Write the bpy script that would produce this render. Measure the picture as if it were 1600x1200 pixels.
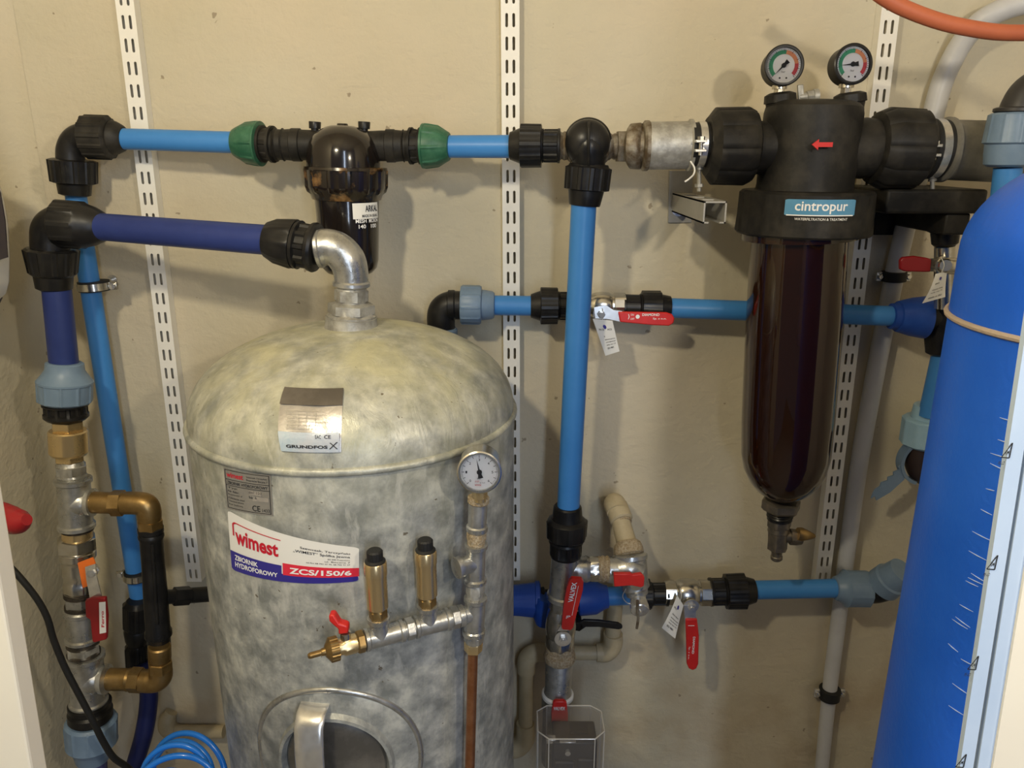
import bpy, bmesh, math, random
from mathutils import Vector, Matrix
random.seed(7)
for o in list(bpy.data.objects): bpy.data.objects.remove(o)
SC = bpy.context.scene
COL = SC.collection
PI = math.pi
# ------------------------------------------------------------------ camera, light, exposure
CAMH = 1.5; DW = 1.27; PITCH = math.radians(16.9); FPX = 1200.0
CP, SP = math.cos(PITCH), math.sin(PITCH)
cam = bpy.data.cameras.new('camera'); co = bpy.data.objects.new('camera', cam); COL.objects.link(co)
co.location = (0, -DW, CAMH); co.rotation_euler = (PI/2 - PITCH, 0, 0)
cam.sensor_width = 36; cam.lens = 36*FPX/1600; cam.clip_start = .02
SC.camera = co
SC.view_settings.view_transform = 'Standard'; SC.view_settings.look = 'None'
SC.view_settings.gamma = 1; SC.view_settings.use_curve_mapping = False
SC.view_settings.exposure = 0.42
w = bpy.data.worlds.new('world'); SC.world = w; w.use_nodes = True
w.node_tree.nodes['Background'].inputs[0].default_value = (.80, .86, 1, 1)
w.node_tree.nodes['Background'].inputs[1].default_value = .09
def light(name, kind, loc, energy, color, size=.1, target=None, size_y=None):
    l = bpy.data.lights.new(name, kind); l.energy = energy; l.color = color
    if kind == 'AREA':
        l.size = size
        if size_y: l.shape = 'RECTANGLE'; l.size_y = size_y
    else: l.shadow_soft_size = size
    o = bpy.data.objects.new(name, l); COL.objects.link(o); o.location = loc
    if target: o.rotation_euler = (Vector(target)-Vector(loc)).to_track_quat('-Z', 'Y').to_euler()
    return o
light('bulb_light', 'POINT', (.56, -1.42, CAMH+.26), 14, (1, .87, .66), .03)
light('bulb_light', 'POINT', (-.42, -1.16, CAMH+.46), 19, (1, .88, .63), .035)
light('doorway_daylight', 'AREA', (.35, -2.3, CAMH+.1), 9, (.68, .80, 1), .12, (.3, 0, 1.2), 1.5)
# ------------------------------------------------------------------ pixel frame -> world
def P(x, y, d):
    """point on the ray of picture point (x, y) that stands d metres in front of the back wall"""
    if isinstance(d, tuple): d = d[0]
    u = (x-800)/FPX; v = (600-y)/FPX
    t = (DW-d)/(CP+v*SP)
    return Vector((u*t, -d, CAMH + t*(v*CP-SP)))
def S(y, d):
    v = (600-y)/FPX
    return (DW-d)/(CP+v*SP)/FPX
# ------------------------------------------------------------------ materials
MATS = {}
def mat(name, col, rough=.5, metal=0, var=.0, scale=20, col2=None, bump=0, bscale=60, rvar=0, trans=0, alpha=1, coat=0, spec=.5, ior=1.45, thresh=(.4, .65), emit=0):
    if name in MATS: return MATS[name]
    m = bpy.data.materials.new(name); m.use_nodes = True
    nt = m.node_tree; N = nt.nodes; L = nt.links
    b = N['Principled BSDF']
    b.inputs['Base Color'].default_value = (*col, 1); b.inputs['Roughness'].default_value = rough
    b.inputs['Metallic'].default_value = metal; b.inputs['Specular IOR Level'].default_value = spec
    b.inputs['IOR'].default_value = ior
    b.inputs['Transmission Weight'].default_value = trans; b.inputs['Alpha'].default_value = alpha
    b.inputs['Coat Weight'].default_value = coat
    tc = N.new('ShaderNodeTexCoord')
    if col2 or rvar:
        n = N.new('ShaderNodeTexNoise'); n.inputs['Scale'].default_value = scale; n.inputs['Detail'].default_value = 6; n.inputs['Roughness'].default_value = .65
        L.new(tc.outputs['Object'], n.inputs['Vector'])
        r = N.new('ShaderNodeValToRGB'); r.color_ramp.elements[0].position = thresh[0]; r.color_ramp.elements[1].position = thresh[1]
        r.color_ramp.elements[0].color = (*col, 1); r.color_ramp.elements[1].color = (*(col2 or col), 1)
        L.new(n.outputs['Fac'], r.inputs['Fac'])
        if col2: L.new(r.outputs['Color'], b.inputs['Base Color'])
        if rvar:
            mr = N.new('ShaderNodeMapRange'); mr.inputs['From Min'].default_value = .3; mr.inputs['From Max'].default_value = .7
            mr.inputs['To Min'].default_value = rough-rvar; mr.inputs['To Max'].default_value = rough+rvar
            L.new(n.outputs['Fac'], mr.inputs['Value']); L.new(mr.outputs[0], b.inputs['Roughness'])
    if bump:
        n2 = N.new('ShaderNodeTexNoise'); n2.inputs['Scale'].default_value = bscale; n2.inputs['Detail'].default_value = 5
        L.new(tc.outputs['Object'], n2.inputs['Vector'])
        bp = N.new('ShaderNodeBump'); bp.inputs['Strength'].default_value = bump; bp.inputs['Distance'].default_value = .002
        L.new(n2.outputs['Fac'], bp.inputs['Height']); L.new(bp.outputs[0], b.inputs['Normal'])
    MATS[name] = m; return m
M = dict(
 black=mat('black_plastic', (.008,.008,.009), .36, col2=(.018,.017,.016), scale=35, rvar=.1, bump=.15, spec=.35),
 dusty=mat('dusty_black_plastic', (.010,.0095,.009), .52, col2=(.045,.040,.032), scale=22, bump=.3, spec=.3, thresh=(.42,.8)),
 rubber=mat('black_rubber', (.012,.012,.012), .6),
 blue=mat('light_blue_pipe_plastic', (.05,.22,.56), .38, col2=(.06,.245,.60), scale=12, spec=.4),
 dblue=mat('dark_blue_pipe_plastic', (.018,.033,.15), .42, col2=(.024,.042,.18), scale=14, spec=.35),
 nblue=mat('blue_nut_plastic', (.012,.06,.33), .45, col2=(.02,.08,.38), scale=30),
 navy=mat('navy_hose', (.008,.014,.09), .45),
 grey=mat('blue_grey_plastic', (.15,.225,.33), .4, col2=(.18,.26,.37), scale=30, bump=.1),
 lgrey=mat('pale_blue_plastic', (.30,.48,.62), .35, col2=(.36,.54,.66), scale=30),
 green=mat('dark_green_plastic', (.02,.10,.055), .42, col2=(.05,.16,.09), scale=45, bump=.2),
 galv=mat('galvanised_iron', (.40,.40,.385), .32, .8, col2=(.56,.56,.54), scale=40, rvar=.1, bump=.25, bscale=120),
 dgalv=mat('dull_zinc', (.30,.29,.26), .48, .45, col2=(.50,.49,.45), scale=50, bump=.3, bscale=120),
 rusty=mat('rusty_zinc', (.12,.085,.05), .55, .5, col2=(.33,.30,.24), scale=45, bump=.4, bscale=140),
 chrome=mat('nickel_plate', (.62,.60,.55), .22, .95, col2=(.5,.47,.40), scale=40, rvar=.06),
 brass=mat('brass', (.66,.50,.27), .27, .85, col2=(.64,.48,.25), scale=12, rvar=.02),
 obrass=mat('old_brass', (.26,.165,.06), .38, .85, col2=(.36,.24,.10), scale=35, bump=.15),
 copper=mat('copper_pipe', (.32,.13,.055), .42, .8, col2=(.42,.20,.10), scale=40),
 hemp=mat('hemp_sealing', (.30,.22,.12), .9, col2=(.5,.42,.30), scale=300, bump=1, bscale=500),
 red=mat('red_lever_coating', (.62,.025,.02), .35, col2=(.55,.02,.018), scale=30),
 dred=mat('dark_red_coating', (.30,.01,.015), .35),
 orange=mat('orange_plastic', (.9,.20,.03), .5),
 white=mat('white_plastic', (.78,.76,.70), .4),
 rail=mat('cream_painted_steel', (.86,.84,.78), .45, col2=(.82,.79,.72), scale=9),
 whitepipe=mat('white_grey_pipe', (.55,.55,.56), .4, col2=(.49,.49,.50), scale=12),
 cream=mat('cream_board', (.88,.82,.68), .5, col2=(.86,.79,.65), scale=5),
 pvc=mat('beige_pvc', (.44,.36,.22), .5, col2=(.52,.44,.29), scale=22, bump=.1),
 paper=mat('white_paper', (.80,.79,.75), .6), ink=mat('black_ink', (.015,.015,.018), .6),
 redink=mat('red_ink', (.55,.01,.03), .5), wink=mat('white_ink', (.85,.85,.85), .5),
 lredink=mat('signal_red_print', (.72,.03,.06), .35), blueink=mat('royal_blue_print', (.035,.028,.26), .35),
 foil=mat('silver_foil', (.45,.43,.41), .3, .6, col2=(.55,.52,.50), scale=30, bump=.5, bscale=60),
 pfoil=mat('pale_blue_foil', (.50,.62,.74), .25, .35, col2=(.62,.66,.74), scale=20, bump=.4, bscale=50),
 dfoil=mat('dark_foil', (.13,.115,.10), .35, .5, col2=(.20,.18,.16), scale=15),
 plate=mat('aluminium_nameplate', (.30,.29,.27), .4, .5, col2=(.36,.35,.33), scale=12),
 dial=mat('white_dial', (.78,.78,.78), .5), dialg=mat('dial_green', (.03,.26,.13), .5), dialo=mat('dial_orange', (.60,.21,.09), .5), dialr=mat('dial_red', (.48,.04,.05), .5),
 glass=mat('clear_glass', (1,1,1), .03, trans=1, ior=1.02),
 logo=mat('logo_blue', (.09,.27,.45), .3, col2=(.13,.33,.50), scale=10),
 steel=mat('bright_steel', (.72,.71,.68), .25, .75, col2=(.55,.54,.52), scale=60),
 zincplate=mat('zinc_plated_channel', (.34,.335,.31), .45, .3, col2=(.40,.39,.37), scale=20),
 vessel=mat('blue_vessel_shell', (.012,.12,.72), .40, col2=(.02,.145,.78), scale=6, bump=.25, bscale=160, spec=.35),
 film=mat('pale_blue_film', (.48,.60,.78), .3, col2=(.53,.65,.82), scale=8),
 foam=mat('dark_grey_foam', (.06,.055,.055), .9, col2=(.12,.11,.11), scale=80),
 hosered=mat('orange_red_hose', (.52,.14,.06), .5, col2=(.46,.12,.055), scale=20),
 coil=mat('glossy_blue_tube', (.015,.19,.72), .2, coat=.3),
 cord=mat('beige_cord', (.45,.36,.28), .8, bump=.5, bscale=300),
 clear=mat('clear_polycarbonate', (.34,.31,.28), .05, alpha=.15, coat=.7), cedge=mat('polycarbonate_edge_highlight', (.75,.72,.66), .08, alpha=.6, coat=.5), dsteel=mat('dark_pressed_steel', (.20,.195,.185), .3, .8, col2=(.36,.35,.33), scale=14),
 darkgrey=mat('dark_grey_moulding', (.03,.028,.028), .45),
 amber=mat('smoked_amber_plastic', (.06,.016,.004), .10, trans=.7, ior=1.3, coat=.8),
 sock=mat('dirty_filter_sleeve', (.004,.003,.002), .5, col2=(.055,.022,.007), scale=7, thresh=(.5,.75)),
)
# plaster
def plaster():
    m = bpy.data.materials.new('painted_plaster'); m.use_nodes = True
    nt = m.node_tree; N = nt.nodes; L = nt.links; b = N['Principled BSDF']
    b.inputs['Roughness'].default_value = .75; b.inputs['Specular IOR Level'].default_value = .25
    tc = N.new('ShaderNodeTexCoord')
    def noise(sc, det=6, vec=None, dist=0):
        n = N.new('ShaderNodeTexNoise'); n.inputs['Scale'].default_value = sc; n.inputs['Detail'].default_value = det; n.inputs['Distortion'].default_value = dist
        L.new(vec or tc.outputs['Object'], n.inputs['Vector']); return n.outputs['Fac']
    def ramp(f, a, b_, c0, c1):
        r = N.new('ShaderNodeValToRGB'); r.color_ramp.elements[0].position = a; r.color_ramp.elements[1].position = b_
        r.color_ramp.elements[0].color = (*c0, 1); r.color_ramp.elements[1].color = (*c1, 1); L.new(f, r.inputs['Fac']); return r.outputs['Color']
    def mix(f, a, c):
        x = N.new('ShaderNodeMix'); x.data_type = 'RGBA'
        if isinstance(f, float): x.inputs[0].default_value = f
        else: L.new(f, x.inputs[0])
        L.new(a, x.inputs[6])
        if isinstance(c, tuple): x.inputs[7].default_value = (*c, 1)
        else: L.new(c, x.inputs[7])
        return x.outputs[2]
    base = ramp(noise(3.2), .35, .65, (.53,.475,.345), (.59,.535,.41))
    warm = mix(ramp(noise(2.0, 5), .48, .62, (0,0,0), (.55,.55,.55)), base, (.60,.51,.375))
    # brown damp stains low on the wall
    sx = N.new('ShaderNodeSeparateXYZ'); L.new(tc.outputs['Object'], sx.inputs[0])
    mr = N.new('ShaderNodeMapRange'); mr.inputs[1].default_value = .95; mr.inputs[2].default_value = .45; L.new(sx.outputs['Z'], mr.inputs[0])
    st = N.new('ShaderNodeMath'); st.operation = 'MULTIPLY'; L.new(ramp(noise(6, 8), .5, .66, (0,0,0), (1,1,1)), st.inputs[0]); L.new(mr.outputs[0], st.inputs[1])
    st2 = N.new('ShaderNodeMath'); st2.operation = 'MULTIPLY'; st2.inputs[1].default_value = .45; L.new(st.outputs[0], st2.inputs[0])
    c = mix(st2.outputs[0], warm, (.33,.22,.11))
    sp = ramp(noise(55, 2), .735, .76, (0,0,0), (.6,.6,.6))
    c = mix(sp, c, (.18,.13,.08)); L.new(c, b.inputs['Base Color'])
    mp = N.new('ShaderNodeMapping'); mp.inputs['Rotation'].default_value = (0, -.7, 0); mp.inputs['Scale'].default_value = (10, 10, 17); L.new(tc.outputs['Object'], mp.inputs[0])
    h1 = noise(2.2, 7, mp.outputs[0], 1.2); h2 = noise(130, 4); h3 = noise(7, 3)
    def bump(h, s, dist, prev=None):
        x = N.new('ShaderNodeBump'); x.inputs['Strength'].default_value = s; x.inputs['Distance'].default_value = dist; L.new(h, x.inputs['Height'])
        if prev: L.new(prev, x.inputs['Normal'])
        return x.outputs[0]
    n = bump(h1, .28, .005); n = bump(h2, .55, .002, n); n = bump(h3, .35, .02, n)
    L.new(n, b.inputs['Normal']); return m
PLASTER = plaster()
def tankmat():
    m = bpy.data.materials.new('galvanised_tank_steel'); m.use_nodes = True
    nt = m.node_tree; N = nt.nodes; L = nt.links; b = N['Principled BSDF']
    b.inputs['Metallic'].default_value = .25; b.inputs['Roughness'].default_value = .4
    tc = N.new('ShaderNodeTexCoord')
    mp = N.new('ShaderNodeMapping'); mp.inputs['Scale'].default_value = (1, 1, .32); L.new(tc.outputs['Object'], mp.inputs[0])
    def noise(sc, det=6, vec=None, dist=0, rough=.6):
        n = N.new('ShaderNodeTexNoise'); n.inputs['Scale'].default_value = sc; n.inputs['Detail'].default_value = det; n.inputs['Distortion'].default_value = dist; n.inputs['Roughness'].default_value = rough
        L.new(vec or tc.outputs['Object'], n.inputs['Vector']); return n.outputs['Fac']
    def ramp(f, els):
        r = N.new('ShaderNodeValToRGB'); E = r.color_ramp.elements
        while len(E) < len(els): E.new(.5)
        for e, (p, c) in zip(E, els): e.position = p; e.color = (*c, 1)
        L.new(f, r.inputs['Fac']); return r.outputs['Color']
    def mix(f, a, c):
        x = N.new('ShaderNodeMix'); x.data_type = 'RGBA'; L.new(f, x.inputs[0]); L.new(a, x.inputs[6])
        if isinstance(c, tuple): x.inputs[7].default_value = (*c, 1)
        else: L.new(c, x.inputs[7])
        return x.outputs[2]
    base = ramp(noise(30, 8, None, .12, .62), [(.36,(.23,.245,.235)), (.47,(.34,.35,.335)), (.56,(.45,.46,.43)), (.66,(.60,.605,.55))])
    streak = ramp(noise(40, 8, mp.outputs[0], .1, .65), [(.57,(0,0,0)), (.68,(.75,.75,.75))])
    c = mix(streak, base, (.60,.60,.56))
    sx = N.new('ShaderNodeSeparateXYZ'); L.new(tc.outputs['Object'], sx.inputs[0])
    mr = N.new('ShaderNodeMapRange'); mr.inputs[1].default_value = 1.05; mr.inputs[2].default_value = 1.28; L.new(sx.outputs['Z'], mr.inputs[0])
    mm = N.new('ShaderNodeMath'); mm.operation = 'MULTIPLY'; L.new(mr.outputs[0], mm.inputs[0]); L.new(ramp(noise(9, 6, None, 1), [(.35,(.15,.15,.15)), (.65,(.8,.8,.8))]), mm.inputs[1])
    c = mix(mm.outputs[0], c, (.62,.59,.36))
    sp = ramp(noise(95, 3), [(.70,(0,0,0)), (.73,(.8,.8,.8))]); c = mix(sp, c, (.10,.07,.035))
    L.new(c, b.inputs['Base Color'])
    rr = N.new('ShaderNodeMapRange'); rr.inputs[3].default_value = .3; rr.inputs[4].default_value = .58; L.new(noise(20), rr.inputs[0]); L.new(rr.outputs[0], b.inputs['Roughness'])
    bp = N.new('ShaderNodeBump'); bp.inputs['Strength'].default_value = .25; bp.inputs['Distance'].default_value = .002; L.new(noise(60, 5), bp.inputs['Height'])
    bp2 = N.new('ShaderNodeBump'); bp2.inputs['Strength'].default_value = .5; bp2.inputs['Distance'].default_value = .004; L.new(noise(30, 5, mp.outputs[0], 1), bp2.inputs['Height']); L.new(bp.outputs[0], bp2.inputs['Normal'])
    L.new(bp2.outputs[0], b.inputs['Normal']); return m
M['tank'] = tankmat()
# ------------------------------------------------------------------ mesh accumulator
def basis(t):
    t = t.normalized(); a = Vector((0,0,1)) if abs(t.z) < .9 else Vector((0,-1,0))
    u = t.cross(a).normalized(); v = u.cross(t).normalized()   # v points roughly up (or front)
    return u, v
def rad(shape, th, r):
    if not shape: return r
    k = shape[0]
    if k == 'hex':
        n = shape[1] if len(shape) > 1 else 6; ph = shape[2] if len(shape) > 2 else 0
        a = 2*PI/n; return r*math.cos(a/2)/math.cos(((th+ph) % a)-a/2)
    if k == 'rib':                                              # n raised ribs of depth dp, duty of the pitch
        n, dp, duty = shape[1], shape[2], shape[3]
        x = (th*n/(2*PI)) % 1
        return r*(1+dp) if x < duty else r
    return r
class A:
    def __init__(s): s.v = []; s.f = []
    def ring(s, c, u, v, r, n, shape):
        i0 = len(s.v)
        for k in range(n):
            th = 2*PI*(k+.25)/n; rr = rad(shape, th, r); s.v.append(c+u*(rr*math.cos(th))+v*(rr*math.sin(th)))
        return i0
    def lathe(s, a, b, prof, n=48, cap=True):
        """prof: (s metres from a, r metres[, shape])"""
        t = (b-a).normalized(); u, v = basis(t); rs = []
        for p in prof:
            rs.append(s.ring(a+t*p[0], u, v, max(p[1], 1e-5), n, p[2] if len(p) > 2 else None))
        for i0, i1 in zip(rs, rs[1:]):
            for k in range(n): s.f.append((i0+k, i0+(k+1) % n, i1+(k+1) % n, i1+k))
        if cap: s.f.append(tuple(range(rs[0], rs[0]+n))[::-1]); s.f.append(tuple(range(rs[-1], rs[-1]+n)))
        return s
    def px(s, a, b, d, prof, n=48, cap=True):
        """like lathe, but along the line between picture points a and b; prof in picture units"""
        da, db = d if isinstance(d, tuple) else (d, d)
        a3, b3 = P(*a, da), P(*b, db); L = math.hypot(b[0]-a[0], b[1]-a[1]); kl = (b3-a3).length/L
        pr = []
        for p in prof:
            f = p[0]/L; y = a[1]+(b[1]-a[1])*f; dd = da+(db-da)*f
            pr.append((p[0]*kl, p[1]*S(y, dd)) + tuple(p[2:]))
        return s.lathe(a3, b3, pr, n, cap)
    def tube(s, pts, r, n=24, cap=True, sub=8, closed=False):
        """sweep through points (Catmull-Rom); r number or list"""
        m = len(pts); rr = r if isinstance(r, (list, tuple)) else [r]*m
        out = []; ro = []
        segs = m if closed else m-1
        for i in range(segs):
            if closed: p0, p1, p2, p3 = pts[(i-1) % m], pts[i], pts[(i+1) % m], pts[(i+2) % m]; ra, rb = rr[i], rr[(i+1) % m]
            else: p1, p2 = pts[i], pts[i+1]; p0 = pts[i-1] if i else p1*2-p2; p3 = pts[i+2] if i+2 < m else p2*2-p1; ra, rb = rr[i], rr[i+1]
            for k in range(sub):
                t = k/sub
                out.append(.5*((2*p1)+(p2-p0)*t+(2*p0-5*p1+4*p2-p3)*t*t+(3*p1-p0-3*p2+p3)*t**3)); ro.append(ra+(rb-ra)*t)
        if not closed: out.append(pts[-1]); ro.append(rr[-1])
        K = len(out); rs = []; u = None
        for i in range(K):
            if closed: t = (out[(i+1) % K]-out[i-1]).normalized()
            else: t = (out[min(i+1, K-1)]-out[max(i-1, 0)]).normalized()
            if u is None: u, v = basis(t)
            else: u = (u-t*u.dot(t)).normalized(); v = u.cross(t)
            rs.append(s.ring(out[i], u, v, ro[i], n, None))
        pairs = list(zip(rs, rs[1:])) + ([(rs[-1], rs[0])] if closed else [])
        for i0, i1 in pairs:
            for k in range(n): s.f.append((i0+k, i0+(k+1) % n, i1+(k+1) % n, i1+k))
        if cap and not closed: s.f.append(tuple(range(rs[0], rs[0]+n))[::-1]); s.f.append(tuple(range(rs[-1], rs[-1]+n)))
        return s
    def ptube(s, pts, r, d=None, **k):
        """tube through picture points (x, y[, d]); r in picture units"""
        q = [(p[0], p[1], p[2] if len(p) > 2 else d) for p in pts]
        rr = r if isinstance(r, (list, tuple)) else [r]*len(q)
        return s.tube([P(*p) for p in q], [ra*S(p[1], p[2]) for ra, p in zip(rr, q)], **k)
    def prism(s, poly, n, h):
        """closed 3D polygon extruded by h along n"""
        k = len(poly); i0 = len(s.v); n = n.normalized()*h
        s.v += [p.copy() for p in poly]; s.v += [p+n for p in poly]
        s.f.append(tuple(range(i0, i0+k))); s.f.append(tuple(range(i0+k, i0+2*k))[::-1])
        for j in range(k): s.f.append((i0+j, i0+k+j, i0+k+(j+1) % k, i0+(j+1) % k))
        return s
    def pprism(s, poly, d, h):
        """picture polygon at d, thickness h towards the room; points may carry their own d"""
        return s.prism([P(p[0], p[1], p[2] if len(p) > 2 else d) for p in poly], Vector((0,-1,0)), h)
    def box(s, lo, hi):
        x0, y0, z0 = lo; x1, y1, z1 = hi
        return s.prism([Vector((x0,y0,z0)), Vector((x1,y0,z0)), Vector((x1,y1,z0)), Vector((x0,y1,z0))], Vector((0,0,1)), z1-z0)
    def sphere(s, c, r, nu=24, nv=14, sc=(1,1,1)):
        pr = []
        i0 = len(s.v)
        for j in range(nv+1):
            ph = PI*j/nv
            for k in range(nu):
                th = 2*PI*k/nu; s.v.append(c+Vector((r*sc[0]*math.sin(ph)*math.cos(th), r*sc[1]*math.sin(ph)*math.sin(th), r*sc[2]*math.cos(ph))))
        for j in range(nv):
            for k in range(nu): s.f.append((i0+j*nu+k, i0+(j+1)*nu+k, i0+(j+1)*nu+(k+1) % nu, i0+j*nu+(k+1) % nu))
        return s
def mesh_obj(name, acc, material, parent=None, bev=0, smooth=True, ang=32):
    c = Vector((0,0,0))
    if parent: c = Vector(parent['_o'])
    elif acc.v:
        xs = [v.x for v in acc.v]; ys = [v.y for v in acc.v]; zs = [v.z for v in acc.v]
        c = Vector(((min(xs)+max(xs))/2, (min(ys)+max(ys))/2, min(zs)))
    me = bpy.data.meshes.new(name); me.from_pydata([v-c for v in acc.v], [], acc.f)
    bm = bmesh.new(); bm.from_mesh(me); bmesh.ops.remove_doubles(bm, verts=bm.verts, dist=1e-6)
    bmesh.ops.recalc_face_normals(bm, faces=bm.faces)
    bm.to_mesh(me); bm.free()
    me.materials.append(material)
    if smooth:
        for p in me.polygons: p.use_smooth = True
        me.set_sharp_from_angle(angle=math.radians(ang))
    o = bpy.data.objects.new(name, me); COL.objects.link(o)
    if parent: o.parent = parent; o['_o'] = parent['_o']
    else: o.location = c; o['_o'] = tuple(c)
    if bev:
        b = o.modifiers.new('bevel', 'BEVEL'); b.width = bev; b.segments = 2; b.limit_method = 'ANGLE'; b.angle_limit = math.radians(40)
    return o
def thing(name, label, cat, loc, group=None):
    o = bpy.data.objects.new(name, None); COL.objects.link(o); o.location = loc; o.empty_display_size = .02
    o['_o'] = tuple(loc); o['label'] = label; o['category'] = cat
    if group: o['group'] = group
    return o
def single(name, acc, m, label, cat, group=None, **k):
    o = mesh_obj(name, acc, m, None, **k); o['label'] = label; o['category'] = cat
    if group: o['group'] = group
    return o
def struct(name, acc, m, **k):
    o = mesh_obj(name, acc, m, None, **k); o['kind'] = 'structure'; return o
def part(name, acc, m, parent, label=None, **k):
    o = mesh_obj(name, acc, m, parent, **k)
    if label: o['label'] = label
    return o
# ------------------------------------------------------------------ text
_tc = {}
def textmesh(txt, bold=0, spacing=1):
    key = (txt, bold, spacing)
    if key in _tc: return _tc[key]
    cu = bpy.data.curves.new('t', 'FONT'); cu.body = txt; cu.size = 1; cu.offset = bold; cu.space_character = spacing; cu.resolution_u = 3
    o = bpy.data.objects.new('t', cu); COL.objects.link(o); bpy.context.view_layer.update()
    me = bpy.data.meshes.new_from_object(o.evaluated_get(bpy.context.evaluated_depsgraph_get()))
    vs = [(v.co.x, v.co.y) for v in me.vertices]; fs = [tuple(p.vertices) for p in me.polygons]
    bpy.data.objects.remove(o); bpy.data.curves.remove(cu); bpy.data.meshes.remove(me)
    _tc[key] = (vs, fs); return _tc[key]
def put_text(acc, txt, mp, x0, y0, x1, y1, bold=0, shear=0):
    """fit text into the box x0..x1, y0..y1 of a surface whose map is mp(x, y)"""
    vs, fs = textmesh(txt, bold)
    if not vs: return acc
    ax = min(v[0] for v in vs); bx = max(v[0] for v in vs); ay = min(v[1] for v in vs); by = max(v[1] for v in vs)
    i0 = len(acc.v)
    for x, y in vs:
        fx = (x-ax)/(bx-ax); fy = (y-ay)/max(by-ay, 1e-6)
        acc.v.append(mp(x0+(x1-x0)*fx+shear*fy, y0+(y1-y0)*fy))
    acc.f += [tuple(i0+i for i in f) for f in fs]
    return acc
def flatmap(o, u, v): return lambda x, y: o+u*x+v*y
def sheet(acc, mp, x0, y0, x1, y1, nx=1, ny=1, rc=0):
    """rectangle (rounded by rc) meshed on a surface map"""
    if rc:
        pts = []
        for cx, cy, a0 in ((x1-rc, y1-rc, 0), (x0+rc, y1-rc, 90), (x0+rc, y0+rc, 180), (x1-rc, y0+rc, 270)):
            for k in range(5): a = math.radians(a0+22.5*k); pts.append((cx+rc*math.cos(a), cy+rc*math.sin(a)))
        # strips in x so that it can follow a curved surface
        xs = sorted(set([round(p[0], 7) for p in pts]+[x0+(x1-x0)*k/nx for k in range(nx+1)]))
        def ext(x):
            dx = max(0, (x0+rc)-x, x-(x1-rc)); c = rc-math.sqrt(max(rc*rc-dx*dx, 0)); return y0+c, y1-c
        for a, b in zip(xs, xs[1:]):
            i = len(acc.v); la, ha = ext(a); lb, hb = ext(b)
            for j in range(ny+1):
                f = j/ny; acc.v += [mp(a, la+(ha-la)*f), mp(b, lb+(hb-lb)*f)]
            for j in range(ny): acc.f.append((i+2*j, i+2*j+1, i+2*j+3, i+2*j+2))
        return acc
    i = len(acc.v)
    for j in range(ny+1):
        for k in range(nx+1): acc.v.append(mp(x0+(x1-x0)*k/nx, y0+(y1-y0)*j/ny))
    for j in range(ny):
        for k in range(nx): a = i+j*(nx+1)+k; acc.f.append((a, a+1, a+nx+2, a+nx+1))
    return acc
HEX = ('hex',)
def rib(n=12, dp=.07, duty=.3): return ('rib', n, dp, duty)
def nseg(n): return n*8

# ------------------------------------------------------------------ the room
struct('floor', A().box((-1.0, -3.2, -.05), (1.4, .1, 0)), mat('concrete_floor', (.22,.20,.17), .8, col2=(.28,.26,.22), scale=6))
struct('ceiling', A().box((-1.0, -3.2, 2.6), (1.4, .1, 2.65)), PLASTER)
struct('wall_back', A().box((-.90, 0, 0), (1.4, .10, 2.6)), PLASTER)
# left wall meets the back wall in a soft rounded corner
XL = -.80
wl = A(); pf = []
for k in range(9):
    a = math.radians(90*k/8); pf.append((XL+.05-.05*math.cos(a), -.05+.05*math.sin(a)-.0005))
pf = [(XL, -1.2)] + pf + [(XL-.08, -.0005), (XL-.08, -1.2)]
wl.prism([Vector((x, y, 0)) for x, y in pf], Vector((0,0,1)), 2.6)
struct('wall_left', wl, PLASTER)
struct('wall_right', A().box((1.15, -1.3, 0), (1.25, 0, 2.6)), PLASTER)
# ------------------------------------------------------------------ slotted rails
def rail(xt, xb, zt, zb, label):
    """xt, xb: x at top / bottom; U channel with real slots"""
    t = thing('slotted_rail', label, 'rail', (xb, 0, zb), 'twin-slot wall rails')
    W = .0275; D = .020; pitch = .032; sl = .0195; sw = .0042
    L = zt-zb; n = int(L/pitch)
    bm = bmesh.new()
    def tile(z0, z1, holes=True):
        es = []
        def loop(pts):
            vs = [bm.verts.new((x, -D, z)) for x, z in pts]
            for i in range(len(vs)): es.append(bm.edges.new((vs[i], vs[(i+1) % len(vs)])))
        loop([(-W/2, z0), (W/2, z0), (W/2, z1), (-W/2, z1)])
        if holes:
            zc = (z0+z1)/2
            for cx in (-.0052, .0052):
                pts = []
                for zz, a0 in ((zc+sl/2-sw/2, 0), (zc-sl/2+sw/2, 180)):
                    for k in range(5): a = math.radians(a0+45*k); pts.append((cx+sw/2*math.cos(a), zz+sw/2*math.sin(a)))
                loop(pts)
        bmesh.ops.triangle_fill(bm, use_beauty=True, edges=es)
    for i in range(n): tile(i*pitch, (i+1)*pitch)
    tile(n*pitch, L, False)
    bmesh.ops.remove_doubles(bm, verts=bm.verts, dist=1e-6)
    bmesh.ops.recalc_face_normals(bm, faces=bm.faces)
    for f_ in bm.faces:
        if f_.normal.y > 0: f_.normal_flip()
    me = bpy.data.meshes.new('face'); bm.to_mesh(me); bm.free(); me.materials.append(M['rail'])
    o = bpy.data.objects.new('slotted_face', me); COL.objects.link(o); o.parent = t
    sm = o.modifiers.new('thick', 'SOLIDIFY'); sm.thickness = .0014; sm.offset = -1
    ch = A(); O = Vector((xb, 0, zb))
    for sx in (-1, 1): ch.box((xb+sx*(W/2-.0007)-.0007, -D+.0013, zb), (xb+sx*(W/2-.0007)+.0007, -.0006, zt))
    ch.box((xb-W/2, -D+.002, zb), (xb+W/2, -D+.0005-.001, zb+.0015))
    c = part('channel_side', ch, M['rail'], t, smooth=False)
    t.rotation_euler = (0, math.atan2(xt-xb, L), 0)
    return t
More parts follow.
